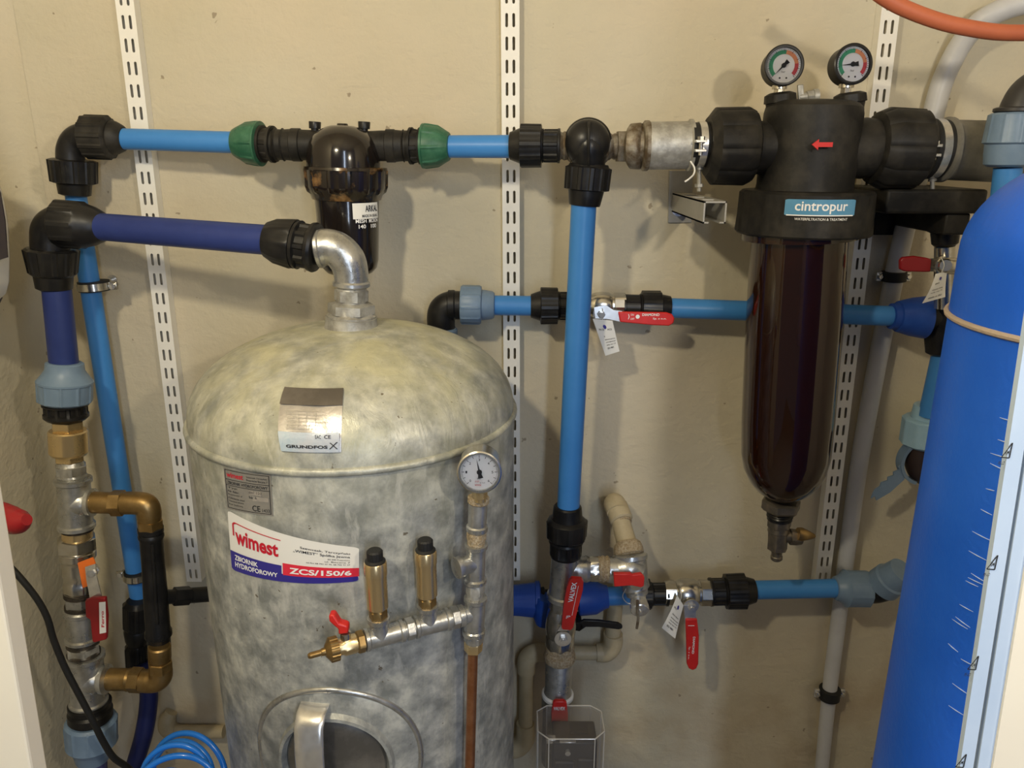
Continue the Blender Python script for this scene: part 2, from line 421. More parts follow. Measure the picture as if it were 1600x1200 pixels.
for (x0, y0), (x1, y1), lab in (((196, 0), (305, 907), 'cream slotted wall rail left of the galvanised tank'),
                               ((797, 0), (801, 905), 'cream slotted wall rail behind the right edge of the galvanised tank'),
                               ((1392, 0), (1283, 912), 'cream slotted wall rail behind the smoked filter bowl')):
    a = P(x0, y0, .016); b = P(x1, y1, .016); z2 = 2.5
    rail(b.x+(a.x-b.x)*(z2-b.z)/(a.z-b.z), b.x, z2, b.z, lab)
# ------------------------------------------------------------------ galvanised tank
TX, TY, TR = -.222, -.232, .2245
ZS = P(550, 738, .455).z      # weld seam
ZT = P(550, 507, .23).z       # top of the dome
def tprof(z):
    if z <= ZS: return TR
    f = (z-ZS)/(ZT-ZS); f = min(max(f, 0), 1)
    return TR*(1-f**2.35)**(1/2.0)
def tank_pt(th, z, h=0):
    """th measured from the -Y side"""
    r = tprof(z); e = .0015; r2 = tprof(z+e); r1 = tprof(z-e)
    nz = -(r2-r1)/(2*e); l = math.hypot(1, nz); nr = 1/l; nz /= l
    return Vector((TX+(r+h*nr)*math.sin(th), TY-(r+h*nr)*math.cos(th), z+h*nz))
def tank_px(x, y):
    """where the picture ray meets the tank: (th, z)"""
    o = co.location; q = P(x, y, 0); dr = (q-o).normalized(); t = .3
    while t < 2:
        p = o+dr*t
        if p.z < ZT and math.hypot(p.x-TX, p.y-TY) < tprof(p.z): break
        t += .0008
    return math.atan2(p.x-TX, -(p.y-TY)), p.z
tank = thing('pressure_tank', 'large domed galvanised steel pressure tank standing on the floor against the wall', 'tank', (TX, TY, 0))
tb = A()
zs = [.06+k*(ZS-.06)/24 for k in range(25)]
fr = [1-(1-k/28)**1.7 for k in range(1, 29)]
ths = [(z, TR) for z in zs] + [(ZS+(ZT-ZS)*f, tprof(ZS+(ZT-ZS)*f)) for f in fr[:-1]] + [(ZT, .004)]
tb.lathe(Vector((TX, TY, 0)), Vector((TX, TY, 1)), [(.0, .05), (.03, .16), (.06, TR-.01)] + [(z+.001 if i == 0 else z, r) for i, (z, r) in enumerate(ths)], n=128)
part('shell', tb, M['tank'], tank, ang=50)
sm_ = A(); sm_.tube([tank_pt(2*PI*k/72, ZS, -.0002) for k in range(72)], .0052, n=10, closed=True, sub=1); part('weld_seam', sm_, M['tank'], tank, ang=80)
sm_ = A(); sm_.px((549, 519), (549, 494), .232, [(0, 43), (6, 42), (16, 40), (24, 40), (25, 36)]); part('inlet_socket', sm_, M['dgalv'], tank)
for k in range(3):
    a = A(); th = 2*PI*k/3; c = Vector((TX+.19*math.sin(th), TY-.19*math.cos(th), 0)); a.box((c.x-.02, c.y-.02, 0), (c.x+.02, c.y+.02, .1)); part('leg', a, M['dgalv'], tank)
# inspection hatch
mc = tank_px(524, 1196)
def hatch(a, rx, rz, h): return tank_pt(mc[0]+rx*math.cos(a)/TR, mc[1]+rz*math.sin(a), h)
hs = S(1140, .46)
fl = A(); fl.tube([hatch(2*PI*k/64, .112, .118, .0) for k in range(64)], .0044, n=8, closed=True, sub=1); part('hatch_weld', fl, M['galv'], tank, ang=80)
fl = A()
rings = [(.112,.118,.0005), (.107,.112,.003), (.077,.086,.004), (.073,.082,.010), (.069,.077,.010), (.067,.074,.001)]
i0 = len(fl.v)
for rx, rz, h in rings: fl.v += [hatch(2*PI*k/64, rx, rz, h) for k in range(64)]
for j in range(len(rings)-1):
    for k in range(64): fl.f.append((j*64+k, j*64+(k+1) % 64, (j+1)*64+(k+1) % 64, (j+1)*64+k))
part('hatch_flange', fl, M['tank'], tank)
fl = A(); cr = [(.067,.074,.0008), (.064,.070,.003), (.052,.057,.004), (.028,.031,.0085), (.004,.005,.010)]
for rx, rz, h in cr: fl.v += [hatch(2*PI*k/64, rx, rz, h) for k in range(64)]
for j in range(len(cr)-1):
    for k in range(64): fl.f.append((j*64+k, j*64+(k+1) % 64, (j+1)*64+(k+1) % 64, (j+1)*64+k))
fl.f.append(tuple(len(fl.v)-64+k for k in range(64)))
part('hatch_cover', fl, M['dsteel'], tank, 'darker oval hatch cover')
fl = A(); tmc = tank_px(503, 1196)[0]
pth = [(-.105, .004), (-.095, .014), (-.05, .030), (0, .036), (.05, .034), (.084, .029), (.096, .018), (.100, .0)]
for (z0, h0), (z1, h1) in zip(pth, pth[1:]): pass
W2 = .019; ids = []
for z, h in pth:
    c = tank_pt(tmc, mc[1]+z, h); u = Vector((math.cos(tmc), math.sin(tmc), 0)); nrm = Vector((math.sin(tmc), -math.cos(tmc), 0))
    i = len(fl.v); sec = []
    for k in range(16):
        a = 2*PI*k/16; fl.v.append(c+u*(W2*(abs(math.cos(a))**.5)*math.copysign(1, math.cos(a)))+nrm*(.005*math.sin(a)))
    ids.append(i)
for i0, i1 in zip(ids, ids[1:]):
    for k in range(16): fl.f.append((i0+k, i0+(k+1) % 16, i1+(k+1) % 16, i1+k))
fl.f.append(tuple(range(ids[-1], ids[-1]+16)))
part('hatch_bridge', fl, M['steel'], tank, ang=60)
# stickers on the tank
def quad_map(corners, h):
    """corners (th, z): bottom-left, bottom-right, top-right, top-left; unit square -> tank surface"""
    def f(x, y, hh=h):
        a = [corners[0][i]*(1-x)*(1-y)+corners[1][i]*x*(1-y)+corners[2][i]*x*y+corners[3][i]*(1-x)*y for i in (0, 1)]
        return tank_pt(a[0], a[1], hh)
    return f
def lift(f, h): return lambda x, y: f(x, y, h)
# big white / blue / red name sticker
q = quad_map([tank_px(*p) for p in ((363, 889), (561, 907), (561, 855), (356, 796))], .0006)
st = part('name_sticker', sheet(A(), q, 0, 0, 1, 1, 16, 6, rc=.05), M['paper'], tank, 'white, navy and red name sticker')
st['_o'] = tank['_o']
a = sheet(A(), lift(q, .0010), 0.004, 0.004, .996, .17, 16, 1, rc=.045); sheet(a, lift(q, .00105), 0.004, .10, .46, .34, 8, 2); part('blue_band', a, M['blueink'], st, smooth=False)
a = sheet(A(), lift(q, .0012), .47, .15, 1, .40, 8, 2); part('red_panel', a, M['lredink'], st, smooth=False)
a = A(); put_text(a, 'wimest', lift(q, .0012), .07, .50, .44, .77, .03)
sheet(a, lift(q, .0012), .08, .845, .46, .862, 10, 1); sheet(a, lift(q, .0012), .045, .62, .06, .82, 1, 3)
a.f and None
for k in range(6):
    a0 = PI-PI/2*k/6; a1 = PI-PI/2*(k+1)/6; i = len(a.v)
    for an in (a0, a1):
        for r in (.037, .022): a.v.append(q(.082+r*math.cos(an), .80+(r*1.65)*math.sin(an), .0012))
    a.f.append((i, i+1, i+3, i+2))
part('lettering', a, M['redink'], st, smooth=False)
a = A(); put_text(a, 'ZBIORNIK', lift(q, .0014), .05, .205, .27, .295, .025); put_text(a, 'HYDROFOROWY', lift(q, .0014), .05, .085, .43, .175, .025)
put_text(a, 'ZCS/150/6', lift(q, .0016), .52, .20, .95, .335, .03); part('lettering', a, M['wink'], st, smooth=False)
a = A(); put_text(a, 'Szewczak, Tarczyński', lift(q, .0012), .60, .765, .94, .83, .008); put_text(a, '„WIMEST” Spółka Jawna', lift(q, .0012), .55, .665, .94, .74, .008)
put_text(a, '66-300 Przemków', lift(q, .0012), .79, .60, .94, .635); put_text(a, 'ul. Boczna 7', lift(q, .0012), .77, .535, .94, .57); put_text(a, 'tel./fax 68 752 33 45, 68 756 41 37', lift(q, .0012), .64, .47, .94, .505)
part('lettering', a, M['ink'], st, smooth=False)
# small metal nameplate
q = quad_map([tank_px(*p) for p in ((356, 794), (428, 806), (424, 742), (350, 730))], .0006)
st = part('nameplate', sheet(A(), q, 0, 0, 1, 1, 8, 4), M['plate'], tank, 'small aluminium nameplate'); st['_o'] = tank['_o']
a = A(); q2 = lift(q, .001)
for y in (.965, .74, .60, .04): sheet(a, q2, .03, y, .97, y+.012, 6, 1)
for x in (.03, .955): sheet(a, q2, x, .04, x+.012, .97, 1, 3)
put_text(a, 'ZBIORNIK HYDROFOROWY', q2, .07, .635, .93, .71, .01)
put_text(a, 'Szewczak Tarczyński', q2, .52, .86, .93, .91); put_text(a, 'Przemków Boczna 7', q2, .52, .79, .93, .84)
for i, (tx, x1) in enumerate((('Typ', .3), ('Nr fabr.', .34), ('Pojemność V', .40), ('Ciśnienie max', .45), ('Temperatura', .42), ('Rok budowy', .4))):
    put_text(a, tx, q2, .07, .52-.082*i, x1, .57-.082*i)
put_text(a, 'dm³ 150', q2, .55, .50, .8, .56); put_text(a, 'bar 6', q2, .55, .38, .7, .44); put_text(a, 'CE', q2, .60, .08, .76, .22, .01); put_text(a, '1433', q2, .80, .08, .94, .16)
part('lettering', a, M['ink'], st, smooth=False)
a = A(); put_text(a, 'wimest', q2, .07, .80, .45, .92, .02); part('lettering', a, M['redink'], st, smooth=False)
a = A(); sheet(a, q2, .56, .47, .80, .57, 2, 1); sheet(a, q2, .62, .33, .93, .44, 2, 1); part('stamp_field', a, M['foil'], st, smooth=False)
# foil sticker on the dome
q = quad_map([tank_px(*p) for p in ((441, 704), (533, 706), (537, 608), (446, 606))], .0006)
st = part('foil_sticker', sheet(A(), lambda x, y: q(x, y, .0008+.0006*math.sin(9*x+7*y)), 0, 0, 1, 1, 14, 14), M['foil'], tank, 'crumpled silver foil sticker'); st['_o'] = tank['_o']
a = sheet(A(), lift(q, .0022), 0, .76, 1, 1, 10, 4); part('dark_strip', a, M['dfoil'], st)
a = sheet(A(), lift(q, .0022), 0, .0, .97, .34, 10, 4); part('pale_strip', a, M['pfoil'], st)
a = A(); q2 = lift(q, .0030); put_text(a, 'GRUNDFOS', q2, .11, .07, .79, .125, .035)
for (x0, y0, x1, y1) in ((.82,.17,.93,.06), (.81,.06,.93,.18)):
    i = len(a.v); a.v += [q2(x0, y0), q2(x0+.022, y0), q2(x1+.022, y1), q2(x1, y1)]; a.f.append((i, i+1, i+2, i+3))
put_text(a, 'CE', q2, .74, .24, .84, .30, .01); put_text(a, 'EAC', q2, .60, .24, .69, .30)
part('lettering', a, M['ink'], st, smooth=False)
a = A()
for y in (.40,.455,.51,.565,.62,.67): sheet(a, q2, .14, y, .14+random.uniform(.5,.72), y+.006, 8, 1)
for x in (.14,.33,.46,.60): sheet(a, q2, x, .38, x+.006, .66, 1, 4)
for i in range(5): put_text(a, ['Model', 'Q 3 m³/h', 'H 44 m', 'n 2900', 'Made in'][i], q2, .17, .415+.055*i, .30, .44+.055*i)
part('print', a, M['dgalv'], st, smooth=False)
# ------------------------------------------------------------------ TOP RUN, left
BLK = 'black_plastic'
t = thing('compression_elbow', 'dusty black plastic elbow at the top left corner of the pipework', 'pipe elbow', P(112, 240, .065))
part('elbow_body', A().ptube([(142,214),(128,214),(116,221),(110,236),(111,258)], [21,20.5,20,20.5,21], .065), M['black'], t)
part('nut', A().px((133,214), (196,216), .065, [(0,29),(2,32,rib(12,.05,.4)),(38,32,rib(12,.05,.4)),(41,30),(43,26)], n=96), M['dusty'], t)
part('clamp_ring', A().px((174,215), (200,217), .065, [(0,25),(2,26),(8,25),(18,20),(20,18),(20.5,15)]), M['dusty'], t)
part('nut', A().px((113,249), (116,289), .065, [(0,30),(2,34,rib(12,.05,.4)),(36,32,rib(12,.05,.4)),(38,28)], n=96), M['black'], t)
part('collar', A().px((116,286), (117,306), .065, [(0,26),(1,25),(18,23),(20,18)]), M['black'], t)
single('water_pipe', A().px((188,217), (376,223), (.065,.082), [(0,16),(188,16.5)]), M['blue'], 'short horizontal light blue pipe between the dusty black elbow and the green nut', 'pipe')
single('water_pipe', A().px((117,296), (219,945), .06, [(0,15.5),(655,13)]), M['blue'], 'long light blue pipe running down behind the dark blue pipes at the left', 'pipe')
def pclamp(c, c2, d, r, ear, label, wid=9, grp=None, mt='chrome', root=True):
    t = thing('pipe_clamp', label, 'pipe clamp', P(c[0], c[1], d))
    L = math.hypot(c2[0]-c[0], c2[1]-c[1])
    part('rubber_lining', A().px(c, c2, d, [(-2,r),(-1.9,r+3),(L+2,r+3),(L+2.1,r)]), M['rubber'], t)
    part('band', A().px(c, c2, d, [(0,r),(0.1,r+5),(L,r+5),(L+.1,r)]), M[mt], t)
    for s in ear:
        m = ((c[0]+c2[0])/2+s*(r+10), (c[1]+c2[1])/2); q = P(*m, d); k = S(m[1], d)
        part('ear', A().box((q.x-7*k, q.y-.0015, q.z-L*.55*k), (q.x+6*k, q.y+.0035, q.z+L*.55*k)), M[mt], t, bev=.001)
        part('screw', A().lathe(q+Vector((0,.012,0)), q+Vector((0,-.01,0)), [(0,.003),(.013,.003),(.0135,.005),(.018,.005),(.0185,.003)]), M['steel'], t)
    if root:
        q = P((c[0]+c2[0])/2, (c[1]+c2[1])/2, d); part('wall_stud', A().lathe(Vector((q.x, 0, q.z)), q, [(0,.008),(.003,.008),(.0031,.004),(d-.016,.004)]), M['steel'], t)
    return t
pclamp((146,441), (148,452), .06, 20, (1,), 'metal pipe clamp with a screw holding the long light blue pipe near the elbows')
pclamp((213,893), (214,902), .06, 15, (-1,), 'small pipe clamp low on the long light blue pipe beside the black tube')
def green_nut(a, b, d, label):
    t = thing('compression_coupling', label, 'pipe coupling', P(*a, d), 'green-nutted couplings of the disc filter')
    part('nut', A().px(a, b, d, [(0,16),(1,21),(6,24),(18,30,rib(8,.05,.12)),(32,32,rib(8,.05,.12)),(38,32.5,rib(8,.05,.12)),(39,34),(42,34),(43,27)], n=96), M['green'], t)
    part('body', A().px(a, b, d, [(42,26),(43,28),(47,28),(47.2,24),(58,24,rib(8,.1,.3)),(58.2,28),(62,28),(62.2,22),(66,22)], n=96), M['dusty'], t)
    return t
green_nut((366,223), (434,226), (.08,.088), 'dark green and black coupling left of the black disc filter')
green_nut((703,229), (636,228), (.098,.09), 'dark green and black coupling right of the black disc filter')
t = thing('disc_filter', 'black dome-topped disc filter with a shiny brown-edged ring nut, on the upper pipe', 'water filter', P(540, 262, .088))
part('dome', A().px((535,193), (542,430), .100, [(0,8),(3,9),(3.2,18),(6,27),(12,38),(20,46.5),(30,52.5),(42,55.5),(55,56.5),(72,57),(78,57)], n=64), mat('glossy_black_plastic', (.012,.009,.008), .16, coat=.4), t)
part('ring_nut', A().px((540,260), (546,430), .100, [(0,54),(1,64),(5,65),(6,63,rib(14,.045,.22)),(30,62,rib(14,.045,.22)),(38,59,rib(14,.045,.22)),(42,56),(50,53),(51,49)], n=112), mat('glazed_black_brown_plastic', (.012,.008,.006), .22, col2=(.26,.14,.05), scale=26, thresh=(.50,.66), coat=.5), t)
cup = part('cup', A().px((542,305), (547,430), .100, [(0,50),(30,48),(60,47),(100,45),(112,42),(120,35),(125,22),(126,5)], n=64), mat('glossy_black_plastic', (.012,.009,.008), .2), t); cup['_o'] = t['_o']
for (x, y0) in ((492, 190), (569, 190)):
    part('vent_plug', A().px((x, y0), (x, y0+34), .088, [(0,9),(1,9.5),(11,9),(11.5,6),(17,6),(17.5,8),(30,8)]), M['black'], t)
part('inlet_arm', A().px((430,226), (500,227), .088, [(0,24),(2,26),(4,23),(12,23),(13,25),(15,23),(26,24),(27,25),(40,25),(41,23),(48,23),(70,22)]), M['dusty'], t)
part('outlet_arm', A().px((644,228), (575,228), .088, [(0,24),(2,26),(4,23),(12,23),(13,25),(15,23),(26,24),(27,25),(40,25),(41,23),(48,23),(69,22)]), M['dusty'], t)
# label on the cup: true cylinder patch about the cup axis
def cyl_patch(axis_px, d, r_px, y0, y1, x0, x1, h=.0004):
    c = P(axis_px, (y0+y1)/2, d); r = r_px*S((y0+y1)/2, d)+h
    zt = P(axis_px, y0, d+r-.001).z; zb = P(axis_px, y1, d+r-.001).z
    def ang(x):
        o = co.location; dr = P(x, (y0+y1)/2, 0)-o; dx, dy = dr.x, dr.y; ox, oy = o.x-c.x, o.y-c.y
        A_, B_, C_ = dx*dx+dy*dy, 2*(ox*dx+oy*dy), ox*ox+oy*oy-r*r
        s = (-B_-math.sqrt(max(B_*B_-4*A_*C_, 0)))/(2*A_); return math.atan2(ox+dx*s, -(oy+dy*s))
    a0, a1 = ang(x0), ang(x1)
    def f(x, y, hh=0):
        a = a0+(a1-a0)*x; return Vector((c.x+(r+hh)*math.sin(a), c.y-(r+hh)*math.cos(a), zb+(zt-zb)*y))
    return f
q = cyl_patch(544.5, .100, 50, 318, 343, 551, 590)
st = part('paper_label', sheet(A(), q, 0, 0, 1, 1, 8, 2), M['paper'], t, 'small white label'); st['_o'] = t['_o']
a = A(); put_text(a, 'ARKAL', lift(q, .0006), .42, .45, .95, .85, .02); put_text(a, 'MADE IN ISRAEL', lift(q, .0006), .30, .10, .95, .28, .01); part('lettering', a, M['ink'], st, smooth=False)
q = cyl_patch(544.5, .100, 50, 343, 358, 556, 590)
a = A(); put_text(a, 'MESH', q, 0, .58, .42, .98, .02); put_text(a, 'MICRON', q, .52, .58, 1, .98, .02); put_text(a, '140', q, .1, .0, .38, .42, .02); put_text(a, '100', q, .6, .0, .88, .42, .02); part('lettering', a, M['wink'], t, smooth=False)
single('water_pipe', A().px((698,229), (800,229), (.097,.112), [(0,17),(102,17.5)]), M['blue'], 'short light blue pipe between the right green nut and the black coupling', 'pipe')
def coupling(a, b, d, nm, label, r, L1=14, L2=30, L3=26, rc=None, matl='black', body='black', cat='pipe coupling'):
    """cone, ribbed nut, ribbed collar; r radius of the nut"""
    t = thing('compression_coupling', label, cat, P(*a, d if not isinstance(d, tuple) else d[0]), nm)
    rc = rc or r*.7
    part('nut', A().px(a, b, d, [(0,rc*.8),(.5,rc*.92),(L1,r*.84),(L1+.3,r*.97),(L1+1,r,rib(10,.05,.35)),(L1+L2,r*.98,rib(10,.05,.35)),(L1+L2+1,r*.8)], n=80), M[matl], t)
    s = L1+L2
    part('body', A().px(a, b, d, [(s-1,r*.7),(s,r*.8),(s+2,r*.8),(s+3,r*.82),(s+4,r*.72),(s+4.2,r*.72,rib(8,.09,.25)),(s+L3-5,r*.72,rib(8,.09,.25)),(s+L3-4,r*.82),(s+L3-1,r*.82),(s+L3,r*.6)], n=80), M[body], t)
    return t
coupling((796,228), (876,228), (.118,.125), None, 'black compression coupling on the upper pipe left of the round black elbow', 32, 17, 33, 30)
t = thing('metal_tee', 'short rust-stained zinc nipples and tee behind the round black elbow', 'pipe fitting', P(915, 228, .125))
part('nipple', A().px((872,228), (900,228), .125, [(0,20),(3,22),(6,20),(10,22),(14,21),(28,21)]), M['rusty'], t)
part('tee_body', A().px((888,228), (950,229), .125, [(0,22),(4,25),(8,23),(54,23),(58,26),(62,22)]), M['rusty'], t)
part('nipple', A().px((948,229), (990,229), .125, [(0,20),(4,21),(8,18),(12,20),(15,19)]), M['rusty'], t)
part('hex_nut', A().px((963,229), (979,229), .125, [(0,22,HEX),(1,26,HEX),(15,26,HEX),(16,22,HEX)]), M['rusty'], t)
t = thing('compression_elbow', 'round ribbed black elbow turning down above the long vertical pipe', 'pipe elbow', P(918, 225, .14))
a = A(); k = S(225, .14); c = P(918, 223, .15); a.sphere(c, 35*k, 32, 20, (1, .75, 1)); part('elbow_head', a, M['black'], t, ang=80)
part('rim', A().lathe(P(918,223,.128), P(918,223,.128)+Vector((0,-.02,0)), [(0,37*k),(.004,38*k),(.012,37*k),(.016,33*k)]), M['dusty'], t)
a = A(); a.tube([P(918,215,.145), P(919,232,.152), P(920,262,.14)], [25*k,26*k,26*k]); part('elbow_neck', a, M['black'], t)
a = A(); a.tube([P(920,190,.165), P(920,200,.178), P(920,225,.180), P(920,250,.172), P(920,258,.168)], [.002]*5, n=8); part('moulding_rib', a, M['dusty'], t)
part('nut', A().px((920,260), (914,322), .14, [(-4,30),(0,32),(2,35,rib(12,.05,.35)),(36,34,rib(12,.05,.35)),(38,27)], n=96), M['black'], t)
part('collar', A().px((916,296), (913,322), .14, [(0,28),(2,28),(22,25),(25,24),(26,20)]), M['black'], t)
single('water_pipe', A().px((912.5,312), (887.5,802), .14, [(0,20),(491,17.5)]), M['blue'], 'long vertical light blue pipe in front of the wall right of the tank', 'pipe')
# reducer, big socket
t = thing('reducing_bush', 'stained zinc reducing bush left of the big grey socket', 'pipe fitting', P(1000, 228, .14))
part('bush', A().px((980,229), (1016,228), (.128,.14), [(0,22),(3,30),(6,34),(20,35),(24,33),(27,29),(34,28)]), M['rusty'], t)
t = thing('metal_socket', 'big dull grey metal socket on the upper pipe', 'pipe socket', P(1045, 228, .145))
part('flange', A().px((1003,228), (1020,228), .142, [(0,34),(3,38),(9,38),(12,35),(16,33)]), M['rusty'], t)
part('socket_body', A().px((1012,228), (1082,227), .145, [(0,35),(4,36),(62,36),(64,39),(68,39),(69,35)]), M['dgalv'], t)
def hoseclamp(x, y, x1, d, r, label, by=16):
    t = thing('hose_clamp', label, 'hose clamp', P(x, y, d))
    w_ = x1-x; part('rubber_lining', A().px((x,y), (x1,y), d, [(0,r-5),(.1,r),(w_,r),(w_+.1,r-5)], n=64), M['rubber'], t)
    part('band', A().px((x+w_*.32,y), (x1,y), d, [(0,r-2),(.1,r+1.5),(w_*.34,r+1.5),(w_*.341,r-2)], n=64), M['steel'], t)
    k = S(y, d+.03); q = P(x+w_*.5, y+2, d+r*S(y, d)+.002)
    for s in (1, -1):
        c = q+Vector((0, 0, s*7*k)); part('bolt_lug', A().box((c.x-9*k, c.y-.008, c.z-2.2*k), (c.x+9*k, c.y+.006, c.z+2.2*k)), M['steel'], t, bev=.0008)
    part('bolt', A().lathe(q+Vector((0,-.004,-14*k)), q+Vector((0,-.004,18*k)), [(0,.0028),(22*k,.0028),(22.1*k,.005,HEX),(28*k,.005,HEX)]), M['chrome'], t)
    part('stud', A().px((x+w_*.45, y+r-2), (x+w_*.45, y+r+42), d, [(0,6),(8,6),(8.1,3.4),(30,3.4),(30.1,7,HEX),(35,7,HEX),(35.1,3.4),(42,3.4)]), M['dgalv'], t)
    return t
hoseclamp(1078, 226, 1110, .152, 33, 'steel hose clamp between the big grey socket and the left union nut')
t = thing('union_nut', 'large dusty black union nut left of the big filter head', 'union nut', P(1140, 229, .155))
OC = rib(10,.035,.8)
part('nut', A().px((1104,229), (1178,229), .155, [(0,44),(2,46),(11,56,OC),(60,57,OC),(70,52,OC),(74,46)], n=80), M['dusty'], t)
# ------------------------------------------------------------------ big cartridge filter
t = thing('cartridge_filter', 'big black filter head with two gauges above a long smoked brown bowl', 'water filter', P(1262, 260, .155))
D = .155
part('head', A().px((1273,157), (1246,375), D, [(0,20),(1,56),(4,66),(10,72),(20,74),(60,74),(130,72),(145,74)], n=64), M['dusty'], t)
part('inlet_neck', A().px((1348,232), (1300,232), D, [(-16,44),(0,46),(20,44),(48,50)]), M['dusty'], t)
part('outlet_neck', A().px((1172,231), (1230,231), D, [(0,42),(12,40),(30,40),(40,50),(58,52)]), M['dusty'], t)
part('ring_nut', A().px((1261,296), (1253,366), D, [(0,72),(1,97),(5,100,rib(20,.012,.15)),(40,100,rib(20,.012,.15)),(66,101,rib(20,.012,.15)),(69,99),(70,80)], n=120), M['dusty'], t)
bowl = part('bowl', A().px((1249,362), (1222,790), D, [(0,70),(.1,88),(9,88),(9.2,72),(120,72.5),(280,69.5),(340,67),(365,62),(385,53),(400,42),(410,30),(416,16),(418,10)], n=72), M['amber'], t, 'smoked brown see-through bowl')
part('filter_sleeve', A().px((1249,372), (1224,770), D, [(0,64),(6,67),(120,67),(200,66),(280,64),(330,62),(355,56),(373,47),(388,35),(394,24)], n=48), M['sock'], t, 'dark brown filter sleeve')
k = S(225, D+.07)
q3 = P(1286, 226, D+.075)
a = A(); o = q3; sc = k
for poly in ([(-18,0),(-8,8),(-8,3.5),(14,3.5),(14,-3.5),(-8,-3.5),(-8,-8)],):
    a.prism([o+Vector((x*sc, 0, y*sc)) for x, y in poly], Vector((0,-1,0)), .0025)
part('flow_arrow', a, M['red'], t, 'raised red arrow pointing left')
q = cyl_patch(1257, D, 101, 312, 338, 1226, 1336, .001)
lg = part('logo_badge', sheet(A(), q, 0, 0, 1, 1, 14, 2, rc=.07), M['logo'], t, 'blue badge with white lettering'); lg['_o'] = t['_o']
a = A(); put_text(a, 'cintropur', lift(q, .0006), .14, .13, .87, .88, .016)
sheet(a, lift(q, .0005), .03, .0, .97, .07, 10, 1); part('lettering', a, M['wink'], lg, smooth=False)
q = cyl_patch(1257, D, 101, 341, 345, 1241, 1324, .001)
a = A(); put_text(a, 'WATERFILTRATION & TREATMENT', q, 0, 0, 1, 1, .01); part('lettering', a, M['paper'], lg, smooth=False)
def gauge(c, d, r, label, zero, needle, ticks, arcs=None, dirx=0, diry=0, rim='black', stem=None, nmscale=(0, 10), depth=.026, tilt=0):
    ck = P(*c, d); R = r*S(c[1], d)
    n = Vector((dirx, -1, diry)).normalized(); u = Vector((0,0,1)).cross(n)*-1; u = n.cross(Vector((0,0,-1))).normalized(); v = n.cross(u).normalized()
    if v.z < 0: v = -v
    if u.x < 0: u = -u
    t = thing('pressure_gauge', label, 'pressure gauge', ck)
    part('case', A().lathe(ck-n*depth, ck+n*.004, [(0,R*.7),(.001,R*.9),(.004,R*.98),(depth-.004,R*.98),(depth-.003,R*1.03),(depth+.001,R*1.03),(depth+.002,R*.97),(depth+.002,R*.88),(depth-.001,R*.87)], n=64, cap=False), M[rim], t)
    part('case_back', A().lathe(ck-n*depth, ck, [(0,R*.5),(.0015,R*.93)], n=48), M[rim], t)
    dl = part('dial', A().lathe(ck-n*.004, ck, [(0,R*.9),(.0025,R*.9)], n=64), M['dial'], t, 'white dial'); dl['_o'] = t['_o']
    o0 = ck-n*.0014
    def pol(a, rr, h=0): a = math.radians(a); return o0+n*(h+.0004)+u*(rr*R*math.cos(a))+v*(rr*R*math.sin(a))
    if arcs:
        for m_, a0, a1 in arcs:
            a = A(); K = 16; i = 0
            for j in range(K+1):
                an = a0+(a1-a0)*j/K; a.v += [pol(an, .76), pol(an, .56)]
            for j in range(K): a.f.append((2*j, 2*j+1, 2*j+3, 2*j+2))
            part('dial_arc', a, M[m_], dl, smooth=False)
    a = A()
    for j in range(ticks+1):
        an = 225-270*j/ticks; big = j % 5 == 0; r0 = .70 if big else .78; w_ = .018 if big else .010
        i = len(a.v)
        du = math.degrees(w_); a.v += [pol(an-du, r0, .0002), pol(an+du, r0, .0002), pol(an+du*.9, .84, .0002), pol(an-du*.9, .84, .0002)]; a.f.append((i, i+1, i+2, i+3))
    mp = lambda x, y: o0+n*.0008+u*(x*R)+v*(y*R)
    lo, hi = nmscale
    for j in range(hi-lo+1):
        if (hi-lo) > 6 and j % 2: continue
        an = math.radians(225-270*j/(hi-lo)); x, y = .60*math.cos(an), .60*math.sin(an)
        if not arcs: put_text(a, str(lo+j), mp, x-.04, y-.06, x+.04, y+.06, .01)
    put_text(a, 'bar', mp, -.10, -.36, .10, -.26)
    if arcs:
        for x in (-.17, .17):
            i = len(a.v); a.v += [mp(x+.05*math.cos(k*PI/5), -.62+.05*math.sin(k*PI/5)) for k in range(10)]; a.f.append(tuple(range(i, i+10)))
    else: put_text(a, 'kl 2,5', mp, .02, -.56, .25, -.49)
    part('markings', a, M['ink'], dl, smooth=False)
    if not arcs:
        a = A(); put_text(a, 'EN 837', mp, -.2, -.5, -.02, -.42); put_text(a, 'wimest', mp, -.22, -.68, .08, -.56); part('markings', a, M['redink'], dl, smooth=False)
    an = math.radians(needle); dx, dy = math.cos(an), math.sin(an); a = A(); L1 = .66; L2 = .30
    a.prism([mp(*p) for p in ((dx*L1, dy*L1), (-dy*.05, dx*.05), (-dx*L2-dy*.12, -dy*L2+dx*.12), (-dx*L2+dy*.12, -dy*L2-dx*.12), (dy*.05, -dx*.05))], n, .0006)
    a.lathe(mp(0,0), mp(0,0)+n*.002, [(0,R*.12),(.0012,R*.12),(.0014,R*.08)]); part('needle', a, M['ink'], t)
    part('window', A().lathe(ck+n*.0012, ck+n*.003, [(0,R*.875),(.0006,R*.875)], n=64), M['glass'], t)
    if stem: stem(t, ck, R, n)
    return t
def filt_stem(t, c, R, n):
    b = c-n*.012
    part('neck', A().lathe(b+Vector((0,0,-R*.85)), b+Vector((0,0,-R*1.7)), [(0,.010),(.006,.010),(.0062,.0075,HEX),(.024,.0075,HEX)]), M['chrome'], t)
ARC = [('dialg', 225, 82), ('dialo', 82, 8), ('dialr', 8, -42)]
gauge((1225,102), .160, 30, 'left pressure gauge on the big black filter head, needle at zero', 0, 226, 40, ARC, -.06, .10, stem=filt_stem)
